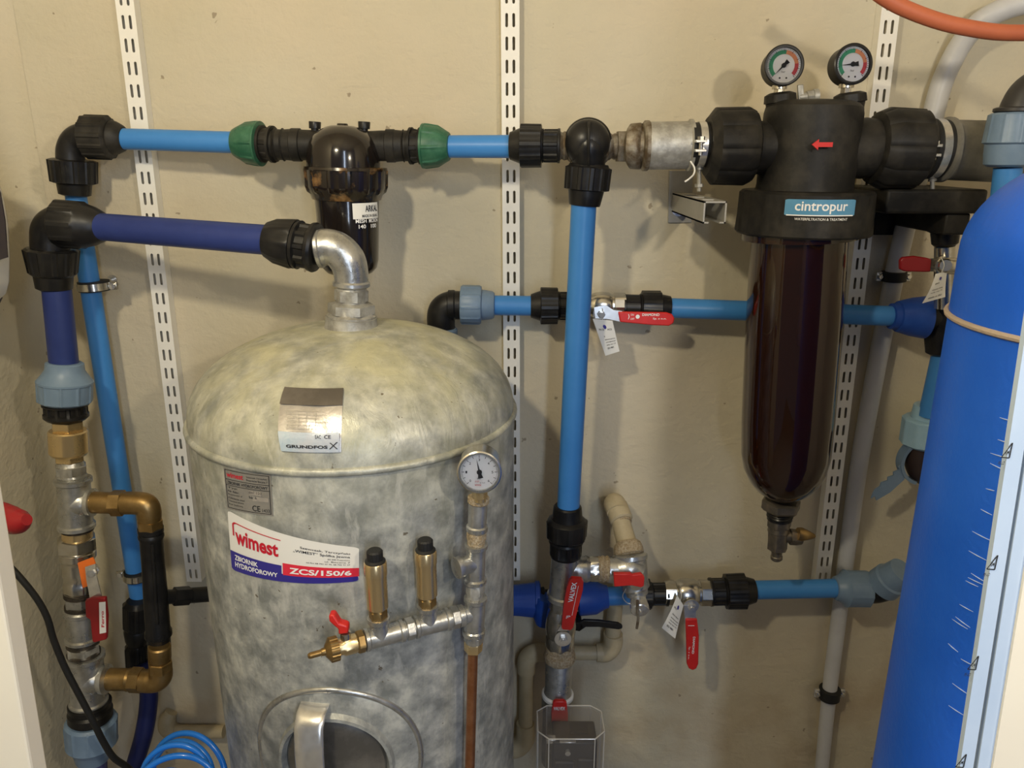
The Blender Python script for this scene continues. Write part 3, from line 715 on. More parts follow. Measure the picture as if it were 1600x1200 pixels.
gauge((1333,100), .160, 30, 'right pressure gauge on the big black filter head, needle pointing left', 0, 186, 40, ARC, .06, .10, stem=filt_stem)
for x in (1219, 1328):
    part('gauge_boss', A().px((x,144), (x,172), D-.004, [(0,15),(2,20),(4,23,rib(8,.04,.5)),(16,24,rib(8,.04,.5)),(17,22),(28,20)], n=64), M['dusty'], t)
t = thing('air_valve', 'small metal bleed tap on top of the big filter head between its gauges', 'tap', P(1262,160,.15))
part('tap_body', A().px((1248,152), (1280,149), .15, [(0,5),(4,6),(12,6),(12.2,9,HEX),(22,9,HEX),(22.2,10),(30,10),(30.2,7)]), M['dgalv'], t)
part('handle', A().pprism([(1245,133),(1254,132),(1256,158),(1246,158)], .15, .004), M['dgalv'], t, bev=.001)
part('stem', A().px((1262,150), (1264,165), .15, [(0,6),(15,6)]), M['dgalv'], t)
# drain
t = thing('drain_valve', 'tarnished drain valve with a small side handle under the smoked filter bowl', 'drain valve', P(1219, 830, .155))
DG = mat('tarnished_nickel', (.16,.145,.12), .4, .7, col2=(.26,.22,.17), scale=50, bump=.2)
part('hex_nut', A().px((1221,781), (1219,797), D, [(0,27,HEX),(2,31,HEX),(12,31,HEX),(16,27,HEX)]), DG, t)
part('thread', A().px((1219,796), (1218,812), D, [(0,19),(2,20),(4,18.5),(6,20),(8,18.5),(10,20),(12,18.5),(15,19)]), M['black'], t)
part('valve_body', A().px((1218,811), (1214,862), D, [(0,17),(3,19,HEX),(10,19,HEX),(12,16),(18,17),(19,16),(34,16,HEX),(46,16,HEX),(48,12)]), DG, t)
part('outlet', A().px((1214,856), (1213,876), D, [(0,10),(8,8),(12,8),(13,9),(17,9),(19,7)]), DG, t)
part('side_stem', A().px((1226,838), (1252,840), D+.005, [(0,9),(8,9),(8.1,13,HEX),(18,13,HEX),(26,11)]), DG, t)
part('handle', A().px((1246,834), (1274,838), D+.012, [(0,10),(6,11),(16,8),(26,4),(28,2)], n=24), M['obrass'], t)
# union right, clamp, grey pipe
t = thing('union_nut', 'large dusty black union nut right of the big filter head', 'union nut', P(1405, 232, D))
part('nut', A().px((1446,234), (1362,231), D, [(0,42),(2,46),(14,58,OC),(64,59,OC),(80,52,OC),(84,46)], n=80), M['dusty'], t)
hoseclamp(1441, 233, 1476, D, 44, 'steel hose clamp right of the big union nut, above the black bracket')
single('water_pipe', A().px((1470,234), (1640,240), D, [(0,45),(3,49),(8,49),(10,45),(170,47)], n=64), mat('dirty_grey_pipe_plastic', (.11,.105,.09), .6, col2=(.19,.18,.155), scale=14), 'wide dirty grey pipe end at the right above the blue vessel', 'pipe')
t = thing('wall_bracket', 'heavy dusty black bracket under the wide grey pipe', 'bracket', P(1380, 330, 0))
part('wall_plate', A().pprism([(1362,290),(1398,290),(1396,366),(1360,366)], 0, .012), M['dusty'], t, bev=.002)
pa = P(1452, 312, .17)
a = A(); x0 = P(1374,312,.15).x; x1 = P(1528,315,.15).x; z1 = P(1450,296,.17).z; z0 = P(1450,334,.17).z
a.box((x0, -.172, z0), (x1, -.008, z1)); part('shelf_arm', a, M['dusty'], t, bev=.004)
a = A(); a.box((x1-.05, -.165, z0-.03), (x1-.015, -.012, z0)); part('rib', a, M['dusty'], t, bev=.003)
# zinc channel bracket under the left hose clamp
t = thing('channel_bracket', 'short zinc-plated channel sticking out of the wall under the left hose clamp', 'bracket', P(1063, 305, 0))
e = P(1117, 332, .215); k = S(330, .215); Wc = 36*k/2; Hc = 34*k/2; cx = e.x; cz = e.z
th_ = .0022; a = A(); y0, y1 = -.215, -.003
a.box((cx-Wc, y0, cz-Hc), (cx-Wc+th_, y1, cz+Hc)); a.box((cx+Wc-th_, y0, cz-Hc), (cx+Wc, y1, cz+Hc))
a.box((cx-Wc, y0, cz-Hc), (cx-Wc+.008, y1, cz-Hc+th_)); a.box((cx+Wc-.008, y0, cz-Hc), (cx+Wc, y1, cz-Hc+th_))
# slotted top: strips leave real holes
for (ya, yb) in ((y0, -.196), (-.168, -.140), (-.112, -.085), (-.057, y1)): a.box((cx-Wc, ya, cz+Hc-th_), (cx+Wc, yb, cz+Hc))
for (ya, yb) in ((-.196, -.168), (-.140, -.112), (-.085, -.057)):
    a.box((cx-Wc, ya, cz+Hc-th_), (cx-Wc+.006, yb, cz+Hc)); a.box((cx+Wc-.006, ya, cz+Hc-th_), (cx+Wc, yb, cz+Hc))
part('channel', a, M['zincplate'], t, smooth=False)
part('base_plate', A().pprism([(1045,266),(1082,266),(1080,348),(1043,348)], 0, .004), M['zincplate'], t, bev=.001)
q = P(1061, 325, .004); part('bolt', A().lathe(q, q+Vector((0,-.02,0)), [(0,.013),(.002,.013),(.0021,.009,HEX),(.009,.009,HEX),(.0091,.004),(.014,.004)]), M['steel'], t)
single('hemp_strand', A().tube([P(1079,252,.17), P(1085,262,.176), P(1084,272,.18), P(1076,280,.19), P(1070,284,.19)], .0012, n=8), M['paper'], 'loose pale sealing strand hanging at the left hose clamp', 'strand')
# ------------------------------------------------------------------ LEFT FRONT ELBOW AND PIPE TO THE TANK
t = thing('compression_elbow', 'large black elbow in front at the left, where the dark blue pipes meet', 'pipe elbow', P(85, 360, .165))
part('elbow_body', A().ptube([(108,350),(92,350),(79,358),(77,374),(79,396)], [31,29,27,27,28], .165), M['black'], t)
part('nut', A().px((88,349), (166,355), .165, [(0,30),(2,35),(4,36,rib(10,.05,.4)),(40,36,rib(10,.05,.4)),(44,35),(46,34),(60,30),(74,23),(78,20)], n=80), M['black'], t)
part('nut', A().px((80,388), (85,454), .165, [(0,34),(3,38,rib(12,.05,.4)),(38,33,rib(12,.05,.4)),(42,30),(43,28),(62,26),(65,21)], n=96), M['black'], t)
single('water_pipe', A().px((152,354), (430,376), (.168,.225), [(0,21),(279,23.5)]), M['dblue'], 'dark blue pipe running from the large black elbow to the tank top', 'pipe')
single('water_pipe', A().px((88,446), (101,580), (.165,.175), [(0,21),(135,21)]), M['dblue'], 'short upright dark blue pipe under the large black elbow', 'pipe')
t = thing('compression_coupling', 'large black ribbed coupling before the galvanised elbow above the tank', 'pipe coupling', P(455, 378, .23))
part('nut', A().px((415,374), (505,389), (.222,.232), [(0,22),(3,28),(18,34,rib(10,.04,.4)),(44,38,rib(10,.04,.4)),(48,38),(49,33)], n=80), M['black'], t)
part('body', A().px((415,374), (505,389), (.222,.232), [(46,34),(49,37),(54,38),(56,32,rib(10,.1,.3)),(70,32,rib(10,.1,.3)),(73,38),(78,39),(82,37),(84,28)], n=80), M['black'], t)
t = thing('metal_elbow', 'shiny galvanised elbow on top of the tank', 'pipe elbow', P(545, 400, .232))
part('elbow_body', A().ptube([(497,388),(512,386),(528,391),(542,406),(548,425),(549,446)], [29,28,28,28.5,27,26], .232, n=40), M['galv'], t)
part('rim', A().px((495,388), (506,387), .232, [(0,28),(2,31),(7,31),(9,28)]), M['galv'], t)
part('rim', A().px((549,438), (549,449), .232, [(0,26),(3,29),(8,29),(10,26)]), M['galv'], t)
t = thing('hex_nipple', 'zinc hexagonal nipple and bush screwed into the tank socket', 'pipe fitting', P(549, 490, .232))
part('hex_nipple', A().px((549,447), (549,476), .232, [(0,22),(5,24),(6,27,HEX),(22,27,HEX),(23,23),(29,23)]), M['dgalv'], t)
part('hex_bush', A().px((549,472), (549,500), .232, [(0,26),(2,30),(3,37,HEX),(16,38,HEX),(17,34),(20,38),(23,38),(26,34)]), M['dgalv'], t)
# ------------------------------------------------------------------ LEFT COLUMN
def dc(y): return .165+(y-420)/780*.055
def LC(acc, y0, y1, prof, xa=None, xb=None, n=48):
    X = lambda y: 88+(y-440)*.0748
    return acc.px((xa or X(y0), y0), (xb or X(y1), y1), (dc(y0), dc(y1)), prof, n=n)
t = thing('compression_adapter', 'grey-blue cone nut with black ring above the brass check valve', 'pipe fitting', P(101, 600, dc(600)))
part('nut', LC(A(), 566, 630, [(0,24),(2,27),(12,28),(20,33),(27,38),(29,40),(32,40),(33,38.5,rib(10,.035,.12)),(60,37.5,rib(10,.035,.12)),(63,34)], 101, 102, n=120), M['grey'], t)
part('body', LC(A(), 629, 659, [(0,30),(2,33),(4,33),(5,28,rib(12,.1,.3)),(15,28,rib(12,.1,.3)),(17,32),(22,32),(26,28),(29,22)], 102, 104, n=96), M['black'], t)
t = thing('check_valve', 'bright brass check valve in the left column', 'check valve', P(107, 690, dc(690)))
part('hex_collar', LC(A(), 656, 674, [(0,20,HEX),(2,24,HEX),(15,24,HEX),(18,22,HEX)], 105, 106), M['brass'], t)
part('body', LC(A(), 672, 710, [(0,26),(2,28),(34,28),(38,25)], 106, 108), M['brass'], t)
part('hex_collar', LC(A(), 707, 722, [(0,21,HEX),(1,22,HEX),(12,22,HEX),(14,19,HEX)], 108, 109), M['brass'], t)
t = thing('hex_nipple', 'zinc hexagonal nipple between the brass check valve and the upper tee', 'pipe fitting', P(112, 733, dc(733)))
part('nipple', LC(A(), 720, 750, [(0,18),(6,20),(7,24,HEX),(19,24,HEX),(20,21),(23,22),(26,20),(29,20)], 110, 112), M['galv'], t)
def tee(y0, y1, x0, x1, ym, bx, r, label, mt='galv'):
    t = thing('metal_tee', label, 'pipe tee', P((x0+x1)/2, ym, dc(ym)))
    L = y1-y0
    part('tee_body', LC(A(), y0, y1, [(0,r-2),(1,r+2),(6,r+2),(8,r-1),(L-9,r-1),(L-7,r+2),(L-2,r+2),(L,r-2)], x0, x1), M[mt], t)
    part('branch', A().px(((x0+x1)/2, ym), (bx, ym), dc(ym), [(0,r-1),(16,r-2),(22,r-6),(bx-(x0+x1)/2-8,r-6),(bx-(x0+x1)/2-7,r-3),(bx-(x0+x1)/2-1,r-3),(bx-(x0+x1)/2,r-8)]), M[mt], t)
    return t
tee(747, 826, 114, 120, 785, 147, 25, 'galvanised tee above the ball valve in the left column')
t = thing('brass_elbow', 'aged brass nipple and elbow from the upper tee into the black tube', 'pipe elbow', P(236, 790, .19))
dB = .192
part('nipple', A().px((143,785), (178,786), dB, [(0,16),(1,17),(33,17)]), M['obrass'], t)
part('hex_nut', A().px((175,786), (196,786), dB, [(0,17,HEX),(1,21,HEX),(18,21,HEX),(20,18,HEX)]), M['obrass'], t)
part('elbow_body', A().ptube([(190,786),(212,786),(228,789),(233,800),(234,817)], [18,18,18,18,17], dB), M['obrass'], t)
part('hex_nut', A().px((234,811), (235,826), dB, [(0,17,HEX),(1,20,HEX),(13,20,HEX),(14,17,HEX)]), M['obrass'], t)
t = thing('injector_tube', 'upright black plastic tube with a side branch beside the tank', 'tube', P(240, 900, .19))
part('tube_body', A().px((235,822), (249,1010), dB, [(0,15),(2,19),(8,19),(10,17),(13,19),(16,19),(20,17),(60,17),(110,18),(160,18),(164,20),(170,20),(172,17),(186,17)]), M['black'], t)
part('ridge', A().px((238,850), (246,975), dB+.016, [(0,3),(125,3)], n=12), M['black'], t)
part('side_branch', A().px((244,934), (330,928), (dB,.13), [(0,12),(26,11),(27,15,HEX),(50,15,HEX),(51,12),(86,12)]), M['black'], t)
t = thing('brass_elbow', 'dark brass elbow and nipple at the foot of the black tube', 'pipe elbow', P(245, 1060, .2)); dE = .205
part('ring', A().px((249,1008), (250,1034), dE, [(0,15),(2,17),(20,17),(24,15)]), M['obrass'], t)
part('hex_nut', A().px((250,1032), (251,1048), dE, [(0,17,HEX),(1,19,HEX),(14,19,HEX),(15,16,HEX)]), M['obrass'], t)
part('elbow_body', A().ptube([(251,1044),(251,1056),(244,1063),(232,1064),(214,1063)], [17,17.5,18,18,17], dE), M['obrass'], t)
part('hex_nut', A().px((222,1063), (203,1062), dE, [(0,17,HEX),(1,20,HEX),(17,20,HEX),(18,17,HEX)]), M['obrass'], t)
part('nipple', A().px((206,1062), (160,1061), dE, [(0,17),(5,18),(6,17),(36,17),(38,19),(42,19),(46,16)]), M['obrass'], t)
# ball valve of the left column
DK = mat('shade_dark_thread_iron', (.05,.045,.04), .5, .5, col2=(.12,.10,.08), scale=80)  # threads coloured dark to stand in for the shade between the fittings
def thread(t, y0, y1, xa, xb, r):
    L = y1-y0; part('thread', LC(A(), y0, y1, [(L*k/8, r+(.9 if k % 2 else -.6)) for k in range(9)], xa, xb), DK, t)
t = thing('ball_valve', 'ball valve in the left column with an orange tag plate and hanging red handle', 'ball valve', P(122, 880, dc(880)))
part('union_body', LC(A(), 826, 844, [(0,20),(2,22),(16,22)], 121, 121), M['brass'], t)
thread(t, 821, 829, 120.5, 121, 22.5)
part('hex_nut', LC(A(), 839, 861, [(0,26,HEX),(2,30,HEX),(18,30,HEX),(21,26,HEX)], 119, 121), M['chrome'], t)
part('valve_body', LC(A(), 858, 932, [(0,22),(3,26),(12,26),(16,23),(20,24,('hex',8)),(34,25,('hex',8)),(40,22),(46,21),(50,24,('hex',8)),(62,24,('hex',8)),(66,22),(72,21)], 121, 125), M['chrome'], t)
part('orange_plate', A().pprism([(122,879),(146,870),(150,880),(134,888),(138,915),(130,918)], dc(890)+.027, .0016), M['orange'], t, 'orange plastic plate')
q = P(147, 889, dc(889)+.024); part('handle_nut', A().lathe(q, q+Vector((.004,-.02,.002)), [(0,.009,HEX),(.008,.010,HEX),(.009,.007),(.011,.0065,HEX),(.018,.0065,HEX),(.0182,.004)]), M['steel'], t)
part('handle_arm', A().prism([P(134,885,dc(889)+.034), P(150,880,dc(889)+.034), P(152,900,dc(889)+.036), P(160,932,dc(889)+.045), P(142,936,dc(889)+.045), P(136,905,dc(889)+.036)], Vector((0,-1,0)), .0022), M['steel'], t)
h = part('handle_grip', A().pprism([(137,934,dc(960)+.03),(146,931,dc(960)+.045),(168,930,dc(960)+.045),(171,960,dc(960)+.045),(170,995,dc(960)+.045),(152,1000,dc(960)+.045),(148,998,dc(960)+.045),(145,965,dc(960)+.035),(138,960,dc(960)+.03)], 0, .008), M['dred'], t, 'dark red grip', bev=.002); h['_o'] = t['_o']
a = A(); a.pprism([(155,941),(165,940),(166,988),(156,990)], dc(960)+.0535, .0006); lab = part('white_label', a, M['paper'], h, smooth=False); lab['_o'] = t['_o']
o_ = P(157, 986, dc(960)+.0545); u_ = (P(155.5, 944, dc(960)+.0545)-o_); L_ = u_.length; u_.normalize(); v_ = Vector((-1,0,0))
part('lettering', put_text(A(), 'Ferro', flatmap(P(164,980,dc(960)+.0545), u_, v_), 0, .001, L_*.6, .0055, .02), M['redink'], lab, smooth=False)
t = thing('metal_socket', 'galvanised union socket under the ball valve in the left column', 'pipe socket', P(127, 975, dc(975)))
part('hex_nut', LC(A(), 929, 946, [(0,20),(2,24,HEX),(14,24,HEX),(16,21)], 125, 127), M['galv'], t)
thread(t, 920, 931, 125, 125.5, 22.5); thread(t, 943, 952, 126.5, 127, 22.5); thread(t, 999, 1008, 129, 129.5, 22.5); thread(t, 1017, 1026, 130.5, 131.5, 23)
part('socket_body', LC(A(), 949, 1003, [(0,22),(3,25),(8,25),(10,22),(44,22),(46,25),(50,25),(53,21)], 126, 129), M['galv'], t)
part('hex_nut', LC(A(), 1002, 1026, [(0,21),(4,22),(5,25,HEX),(17,25,HEX),(19,22),(23,23)], 129, 131), M['dgalv'], t)
tee(1022, 1101, 133, 139, 1061, 168, 26, 'galvanised tee at the foot of the left column')
t = thing('compression_adapter', 'grey-blue ribbed nut with black rings at the foot of the left column', 'pipe fitting', P(143, 1130, dc(1130)))
part('body', LC(A(), 1096, 1128, [(0,27),(2,31),(8,31),(10,28),(14,32),(24,32),(26,29),(31,29)], 140, 142), M['black'], t)
part('nut', LC(A(), 1123, 1188, [(0,33),(3,37),(5,37,rib(10,.035,.12)),(32,36,rib(10,.035,.12)),(36,37),(38,33),(50,27),(62,24),(64,20)], 142, 145, n=120), M['grey'], t)
single('water_pipe', LC(A(), 1180, 1260, [(0,20),(80,19)], 145, 148), mat('violet_blue_pipe', (.05,.05,.20), .5, col2=(.09,.09,.22), scale=60), 'violet-blue pipe stub at the very bottom of the left column', 'pipe')
t = thing('compression_coupling', 'black coupling behind the black tube at the foot of the long light blue pipe', 'pipe coupling', P(214, 990, .07))
part('nut', A().px((214,938), (216,1046), .075, [(0,15),(4,18),(6,20,rib(10,.06,.4)),(38,20,rib(10,.06,.4)),(42,18),(46,20),(60,18),(66,15),(72,18,rib(10,.06,.4)),(104,17,rib(10,.06,.4)),(108,13)], n=80), M['black'], t)
single('drain_hose', A().ptube([(222,1035,.085),(232,1075,.09),(231,1110,.10),(224,1150,.115),(212,1190,.13),(200,1230,.14)], [13,13.5,13.5,13.5,13,13]), M['navy'], 'navy blue hose curving down behind the brass elbow', 'hose')
single('power_cable', A().ptube([(10,880,.33),(32,903,.33),(58,936,.325),(74,966,.32),(84,1000,.315),(102,1044,.31),(126,1090,.305),(146,1128,.30),(162,1160,.29),(178,1184,.28),(200,1200,.26),(230,1230,.25)], 5), M['rubber'], 'black cable hanging diagonally across the left column', 'cable')
# ------------------------------------------------------------------ blue coiled tube
a = A(); pts = []
for k in range(60):
    th = 2*PI*k/13+.6; lp = k/13
    c = P(294+6*math.sin(lp*2.1), 1222+10*math.sin(lp*1.7+1), .325); R = .056+.006*math.sin(1.9*lp)
    tl = .5*math.sin(lp*1.3)
    pts.append(c+Vector((R*math.cos(th)-.012, R*.45*math.sin(th+tl)-.05+.018*lp, R*.92*math.sin(th))))
a.tube(pts, .0046, n=14, sub=6)
single('coiled_tube', a, M['coil'], 'glossy bright blue plastic tube coiled beside the tank foot', 'tube')
# ------------------------------------------------------------------ beige pipes on the wall
single('plastic_pipe', A().ptube([(268,1112,.008),(262,1124,.012),(262,1136,.014),(272,1143,.014),(290,1143,.014),(350,1143,.014)], [9,13,14,13,10,10]), M['pvc'], 'beige painted pipe bend low on the wall left of the tank', 'pipe')
t = thing('plastic_pipe', 'beige plastic pipe looping down from the metal tee and along the wall', 'pipe', P(930, 1020, .04))
part('pipe', A().ptube([(962,925,.03),(960,960,.03),(957,1000,.03)], [12,12,12]), M['pvc'], t)
part('pipe_elbow', A().ptube([(958,990,.03),(957,1008,.03),(947,1019,.03),(932,1020,.03)], [15,15,15,14]), M['pvc'], t)
part('pipe', A().ptube([(938,1020,.03),(880,1020,.03),(845,1019,.03)], [11,11,11]), M['pvc'], t)
part('pipe_elbow', A().ptube([(852,1019,.03),(836,1020,.03),(824,1030,.03),(822,1050,.03)], [14,14,15,14]), M['pvc'], t)
part('pipe', A().ptube([(822,1045,.03),(822,1100,.03),(821,1150,.03)], [11,11,11]), M['pvc'], t)
part('pipe_elbow', A().ptube([(821,1130,.03),(820,1155,.03),(808,1168,.03),(790,1170,.03)], [14,15,15,14]), M['pvc'], t)
# ------------------------------------------------------------------ MIDDLE RUN
dM = .055
t = thing('compression_elbow', 'black elbow just behind the tank dome with a grey-blue nut', 'pipe elbow', P(690, 480, dM))
part('elbow_body', A().ptube([(724,477),(704,477),(692,484),(689,498),(690,520)], [22,22,22,22,21], dM), M['black'], t)
part('collar', A().px((700,477), (724,477), dM, [(0,22),(1,24),(10,24),(12,22),(23,22)]), M['black'], t)
part('nut', A().px((719,476), (773,477), dM, [(0,22),(1,29),(3,30,rib(10,.035,.15)),(30,30,rib(10,.035,.15)),(33,29),(34,24),(50,22),(53,20),(54,16)], n=120), M['grey'], t, 'grey-blue nut')
part('lower_collar', A().px((690,512), (690,530), dM, [(0,23),(3,25),(16,25)]), M['grey'], t)
single('water_pipe', A().px((770,477), (834,478), dM, [(0,15.5),(64,15.5)]), M['blue'], 'short blue pipe between the grey-blue nut and black coupling behind the tank dome', 'pipe')
coupling((829,478), (893,478), dM, None, 'black coupling on the middle pipe, left of the long vertical pipe', 28, 15, 27, 20, 20)
def ball_valve(x0, x1, y, d, r, label, cat='ball valve'):
    t = thing('ball_valve', label, cat, P((x0+x1)/2, y, d)); L = x1-x0
    part('valve_body', A().px((x0,y), (x1,y), d, [(0,r*.9,('hex',8)),(L*.22,r*.95,('hex',8)),(L*.24,r*.82),(L*.3,r*.95),(L*.36,r*1.02),(L*.5,r*1.05),(L*.64,r*1.0),(L*.70,r*.86),(L*.74,r*.86),(L*.75,r*1.0,('hex',8)),(L-1,r*1.0,('hex',8)),(L,r*.8)], n=64), M['chrome'], t)
    return t
t = ball_valve(905, 977, 477, dM, 20, 'nickel ball valve with a level red lever on the middle pipe')
q = P(938, 487, dM+.02); part('handle_nut', A().lathe(q, q+Vector((0,-.022,-.002)), [(0,.008),(.008,.008),(.009,.0125),(.011,.0125),(.0112,.0065,HEX),(.017,.0065,HEX),(.0172,.004),(.02,.004)]), M['steel'], t)
part('lever_arm', A().pprism([(928,480),(946,476),(958,484),(972,486),(972,503),(950,498),(930,497)], dM+.031, .002), M['steel'], t)
h = part('lever_grip', A().pprism([(965,486),(1040,487),(1049,490),(1053,496),(1051,504),(1044,508),(1020,507),(968,502)], dM+.029, .007), M['red'], t, 'red lever grip', bev=.0018); h['_o'] = t['_o']
q = flatmap(P(975,503,dM+.0365), Vector((S(495,dM+.036),0,0)), Vector((0,0,S(495,dM+.036)*1.04)))
a = A(); put_text(a, 'DIAMOND', q, 28, 9, 55, 13, .02); put_text(a, 'Sp. z o.o.', q, 45, 3, 66, 6.5, .01); put_text(a, 'ON', q, 10, 9.5, 15, 12.5); put_text(a, 'OFF', q, 10, 3, 16, 6)
i = len(a.v); a.v += [q(21+3.2*math.cos(k*PI/6), 8+3.2*math.sin(k*PI/6)) for k in range(12)]; a.f.append(tuple(range(i, i+12)))
i = len(a.v); a.v += [q(6,4), q(7,4), q(8.4,8), q(7,12), q(6,12), q(7.2,8)]; a.f.append(tuple(range(i, i+6)))
part('lettering', a, M['wink'], h, smooth=False)
def tag(poly, d, label, lines, tilt=.0, ds=None):
    """hanging card: poly = top-left, top-right, bottom-right, bottom-left picture points"""
    ds = ds or (d, d, d, d)
    c = [P(p[0], p[1], e) for p, e in zip(poly, ds)]
    t = thing('paper_tag', label, 'tag', c[0])
    tl, tr, br, bl = c
    n = (tr-tl).cross(bl-tl).normalized()
    if n.y > 0: n = -n
    mp = lambda x, y, hh=0: (bl*(1-x)*(1-y)+br*x*(1-y)+tr*x*y+tl*(1-x)*y)+n*(hh+.0035*math.sin(PI*y)*math.cos(2*x))
    a = A(); sheet(a, lambda x, y: mp(x, y, 0), 0, 0, 1, 1, 5, 8); i = len(a.v); sheet(a, lambda x, y: mp(x, y, -.0004), 0, 0, 1, 1, 5, 8)
    cd = part('card', a, M['paper'], t, ang=80); cd['_o'] = t['_o']
    a = A()
    for (tx, x0, y0, x1, y1) in lines: put_text(a, tx, lambda x, y: mp(x, y, .0007), x0, y0, x1, y1, .01)
    part('lettering', a, M['ink'], cd, smooth=False)
    a = A(); i = 0; a.v = [mp(.5+.09*math.cos(k*PI/6), .80+.06*math.sin(k*PI/6), .0008) for k in range(12)]; a.f = [tuple(range(12))]
    part('round_emblem', a, M['blueink'], cd, smooth=False)
    a = A(); a.tube([tl*.5+tr*.5+n*.0005, tl*.5+tr*.5+Vector((0,-.004,.012)), tl*.55+tr*.45+Vector((0,.004,.02))], .0006, n=6); part('string', a, M['paper'], t)
    return t
tag([(926,498),(957,501),(968,549),(946,556)], dM+.034, 'white paper tag hanging from the ball valve of the middle pipe', [('PN 25', .15, .70, .42, .75), ('ACS', .6, .70, .85, .75), ('Zawór kulowy', .3, .50, .36, .56), ('deklaracja zgodności', .30, .42, .92, .46), ('www.diamond.pl', .30, .34, .9, .38), ('temp. max 110', .30, .26, .88, .30), ('ISO 9001', .30, .16, .7, .21)], ds=(dM+.034,dM+.034,dM+.03,dM+.03))
coupling((1047,481), (968,479), dM, None, 'black coupling on the middle pipe above the level red lever', 25, 15, 30, 30, 20)
single('water_pipe', A().px((1042,481), (1400,494), (dM,.078), [(0,15.5),(358,15.5)]), M['blue'], 'long blue pipe passing behind the smoked filter bowl', 'pipe')
t = thing('compression_tee', 'dark blue conical nut and black tee half hidden by the blue vessel', 'pipe tee', P(1420, 493, dM+.02))
part('nut', A().px((1391,494), (1447,496), (.077,.078), [(0,15),(1,20),(10,21),(11,24),(32,30),(52,33),(54,33),(56,28)], n=64), M['nblue'], t)
part('tee_body', A().px((1440,494), (1500,496), .078, [(0,22),(60,22)]), M['black'], t)
part('tee_leg', A().px((1474,470), (1466,575), dM+.024, [(0,22),(30,24),(60,23),(80,20),(84,14)]), M['black'], t)
single('water_pipe', A().px((1476,545), (1452,650), dM+.024, [(0,17),(108,16)]), M['blue'], 'blue pipe going down beside the vessel from the black tee', 'pipe')
t = thing('compression_elbow', 'pale blue nut and dark elbow with a strap, half hidden by the blue vessel', 'pipe elbow', P(1440, 680, .07))
part('nut', A().px((1453,632), (1444,697), .066, [(0,18),(1,22),(3,23),(20,25),(21,33),(23,35,rib(10,.04,.3)),(60,35,rib(10,.04,.3)),(64,30)], n=80), M['lgrey'], t, 'pale blue nut')
part('elbow_body', A().ptube([(1445,690),(1442,712),(1448,732),(1480,742)], [26,27,27,26], .066), mat('dark_brown_plastic', (.035,.022,.02), .4), t)
t = thing('pipe_strap', 'grey strap with a slotted arm around the dark elbow beside the vessel', 'strap', P(1410, 740, .07))
a = A(); c = P(1442, 720, .070); k = S(720, .07)
K = 22; rs = []
for j in range(K+1):
    an = math.radians(105+150*j/K); e = Vector((math.cos(an), 0, math.sin(an)))
    i = len(a.v); a.v += [c+e*(33*k)+Vector((0,.010,0)), c+e*(38*k)+Vector((0,.010,0)), c+e*(38*k)+Vector((0,-.010,0)), c+e*(33*k)+Vector((0,-.010,0))]
    if j:
        for m in range(4): a.f.append((i-4+m, i-4+(m+1) % 4, i+(m+1) % 4, i+m))
a.f.append((0,1,2,3)); a.f.append((i, i+1, i+2, i+3)); part('strap_band', a, M['grey'], t)
pa = []
top = [(1410,722),(1403,729),(1404,733),(1395,737),(1395,742),(1386,745),(1386,750),(1376,753),(1374,759),(1366,764),(1363,770)]
part('strap_arm', A().pprism(top+[(1356,766),(1360,778),(1366,774),(1368,781),(1390,768),(1412,748)][1:], .075, .003), M['grey'], t)
# red lever valve beside the vessel
t = thing('ball_valve', 'valve with a level dark red lever beside the top of the blue vessel', 'ball valve', P(1470, 415, .13))
h = part('lever_grip', A().pprism([(1403,406),(1407,401),(1425,399),(1445,402),(1452,404),(1450,424),(1440,424),(1410,423),(1403,420)], .128, .008), M['dred'], t, 'dark red lever grip', bev=.002)
part('lever_arm', A().pprism([(1445,404),(1462,403),(1470,400),(1475,420),(1462,424),(1446,424)], .130, .003), M['chrome'], t)
part('valve_stem', A().px((1462,415), (1500,416), .13, [(0,8),(4,13),(30,13),(38,11)]), M['chrome'], t)
part('handle_nut', A().lathe(P(1478,415,.13)+Vector((0,.0,0)), P(1478,415,.17), [(0,.010),(.024,.010),(.026,.008)]), M['chrome'], t)
part('valve_body', A().px((1476,385), (1476,480), .115, [(0,15),(95,15)]), M['chrome'], t)
part('black_collar', A().px((1478,330), (1476,392), .115, [(0,20),(2,24,rib(10,.05,.4)),(30,24,rib(10,.05,.4)),(32,21),(50,19),(54,15)], n=80), M['black'], t)
part('feed_pipe', A().px((1477,385), (1476,402), .115, [(0,13),(17,13)]), M['blue'], t)
tag([(1462,428),(1480,424),(1477,478-14),(1441,474)], .15, 'folded white paper tags hanging under the dark red lever by the vessel', [('zawór', .2, .62, .5, .68), ('instrukcja obsługi', .15, .40, .8, .46), ('temp. max 90', .15, .30, .8, .35), ('made in EU', .15, .12, .8, .18)])
# grey nut, black cap and pipe behind the vessel top
t = thing('compression_elbow', 'grey-blue nut with a black cap behind the top of the blue vessel', 'pipe elbow', P(1580, 220, .25))
part('nut', A().px((1589,176), (1573,268), .25, [(0,34),(3,38,rib(10,.025,.12)),(44,40,rib(10,.025,.12)),(47,41),(50,37),(66,36),(82,34),(86,28)], n=120), M['grey'], t, 'grey-blue nut')
part('cap', A().ptube([(1590,186),(1596,165),(1606,146),(1630,128)], [30,29,27,26], .25), M['darkgrey'], t)
part('rim', A().px((1591,168), (1589,178), .25, [(0,30),(2,34),(7,34),(9,30)]), M['darkgrey'], t)
part('pipe_stub', A().px((1575,262), (1562,380), .25, [(0,20),(120,20)]), M['blue'], t)
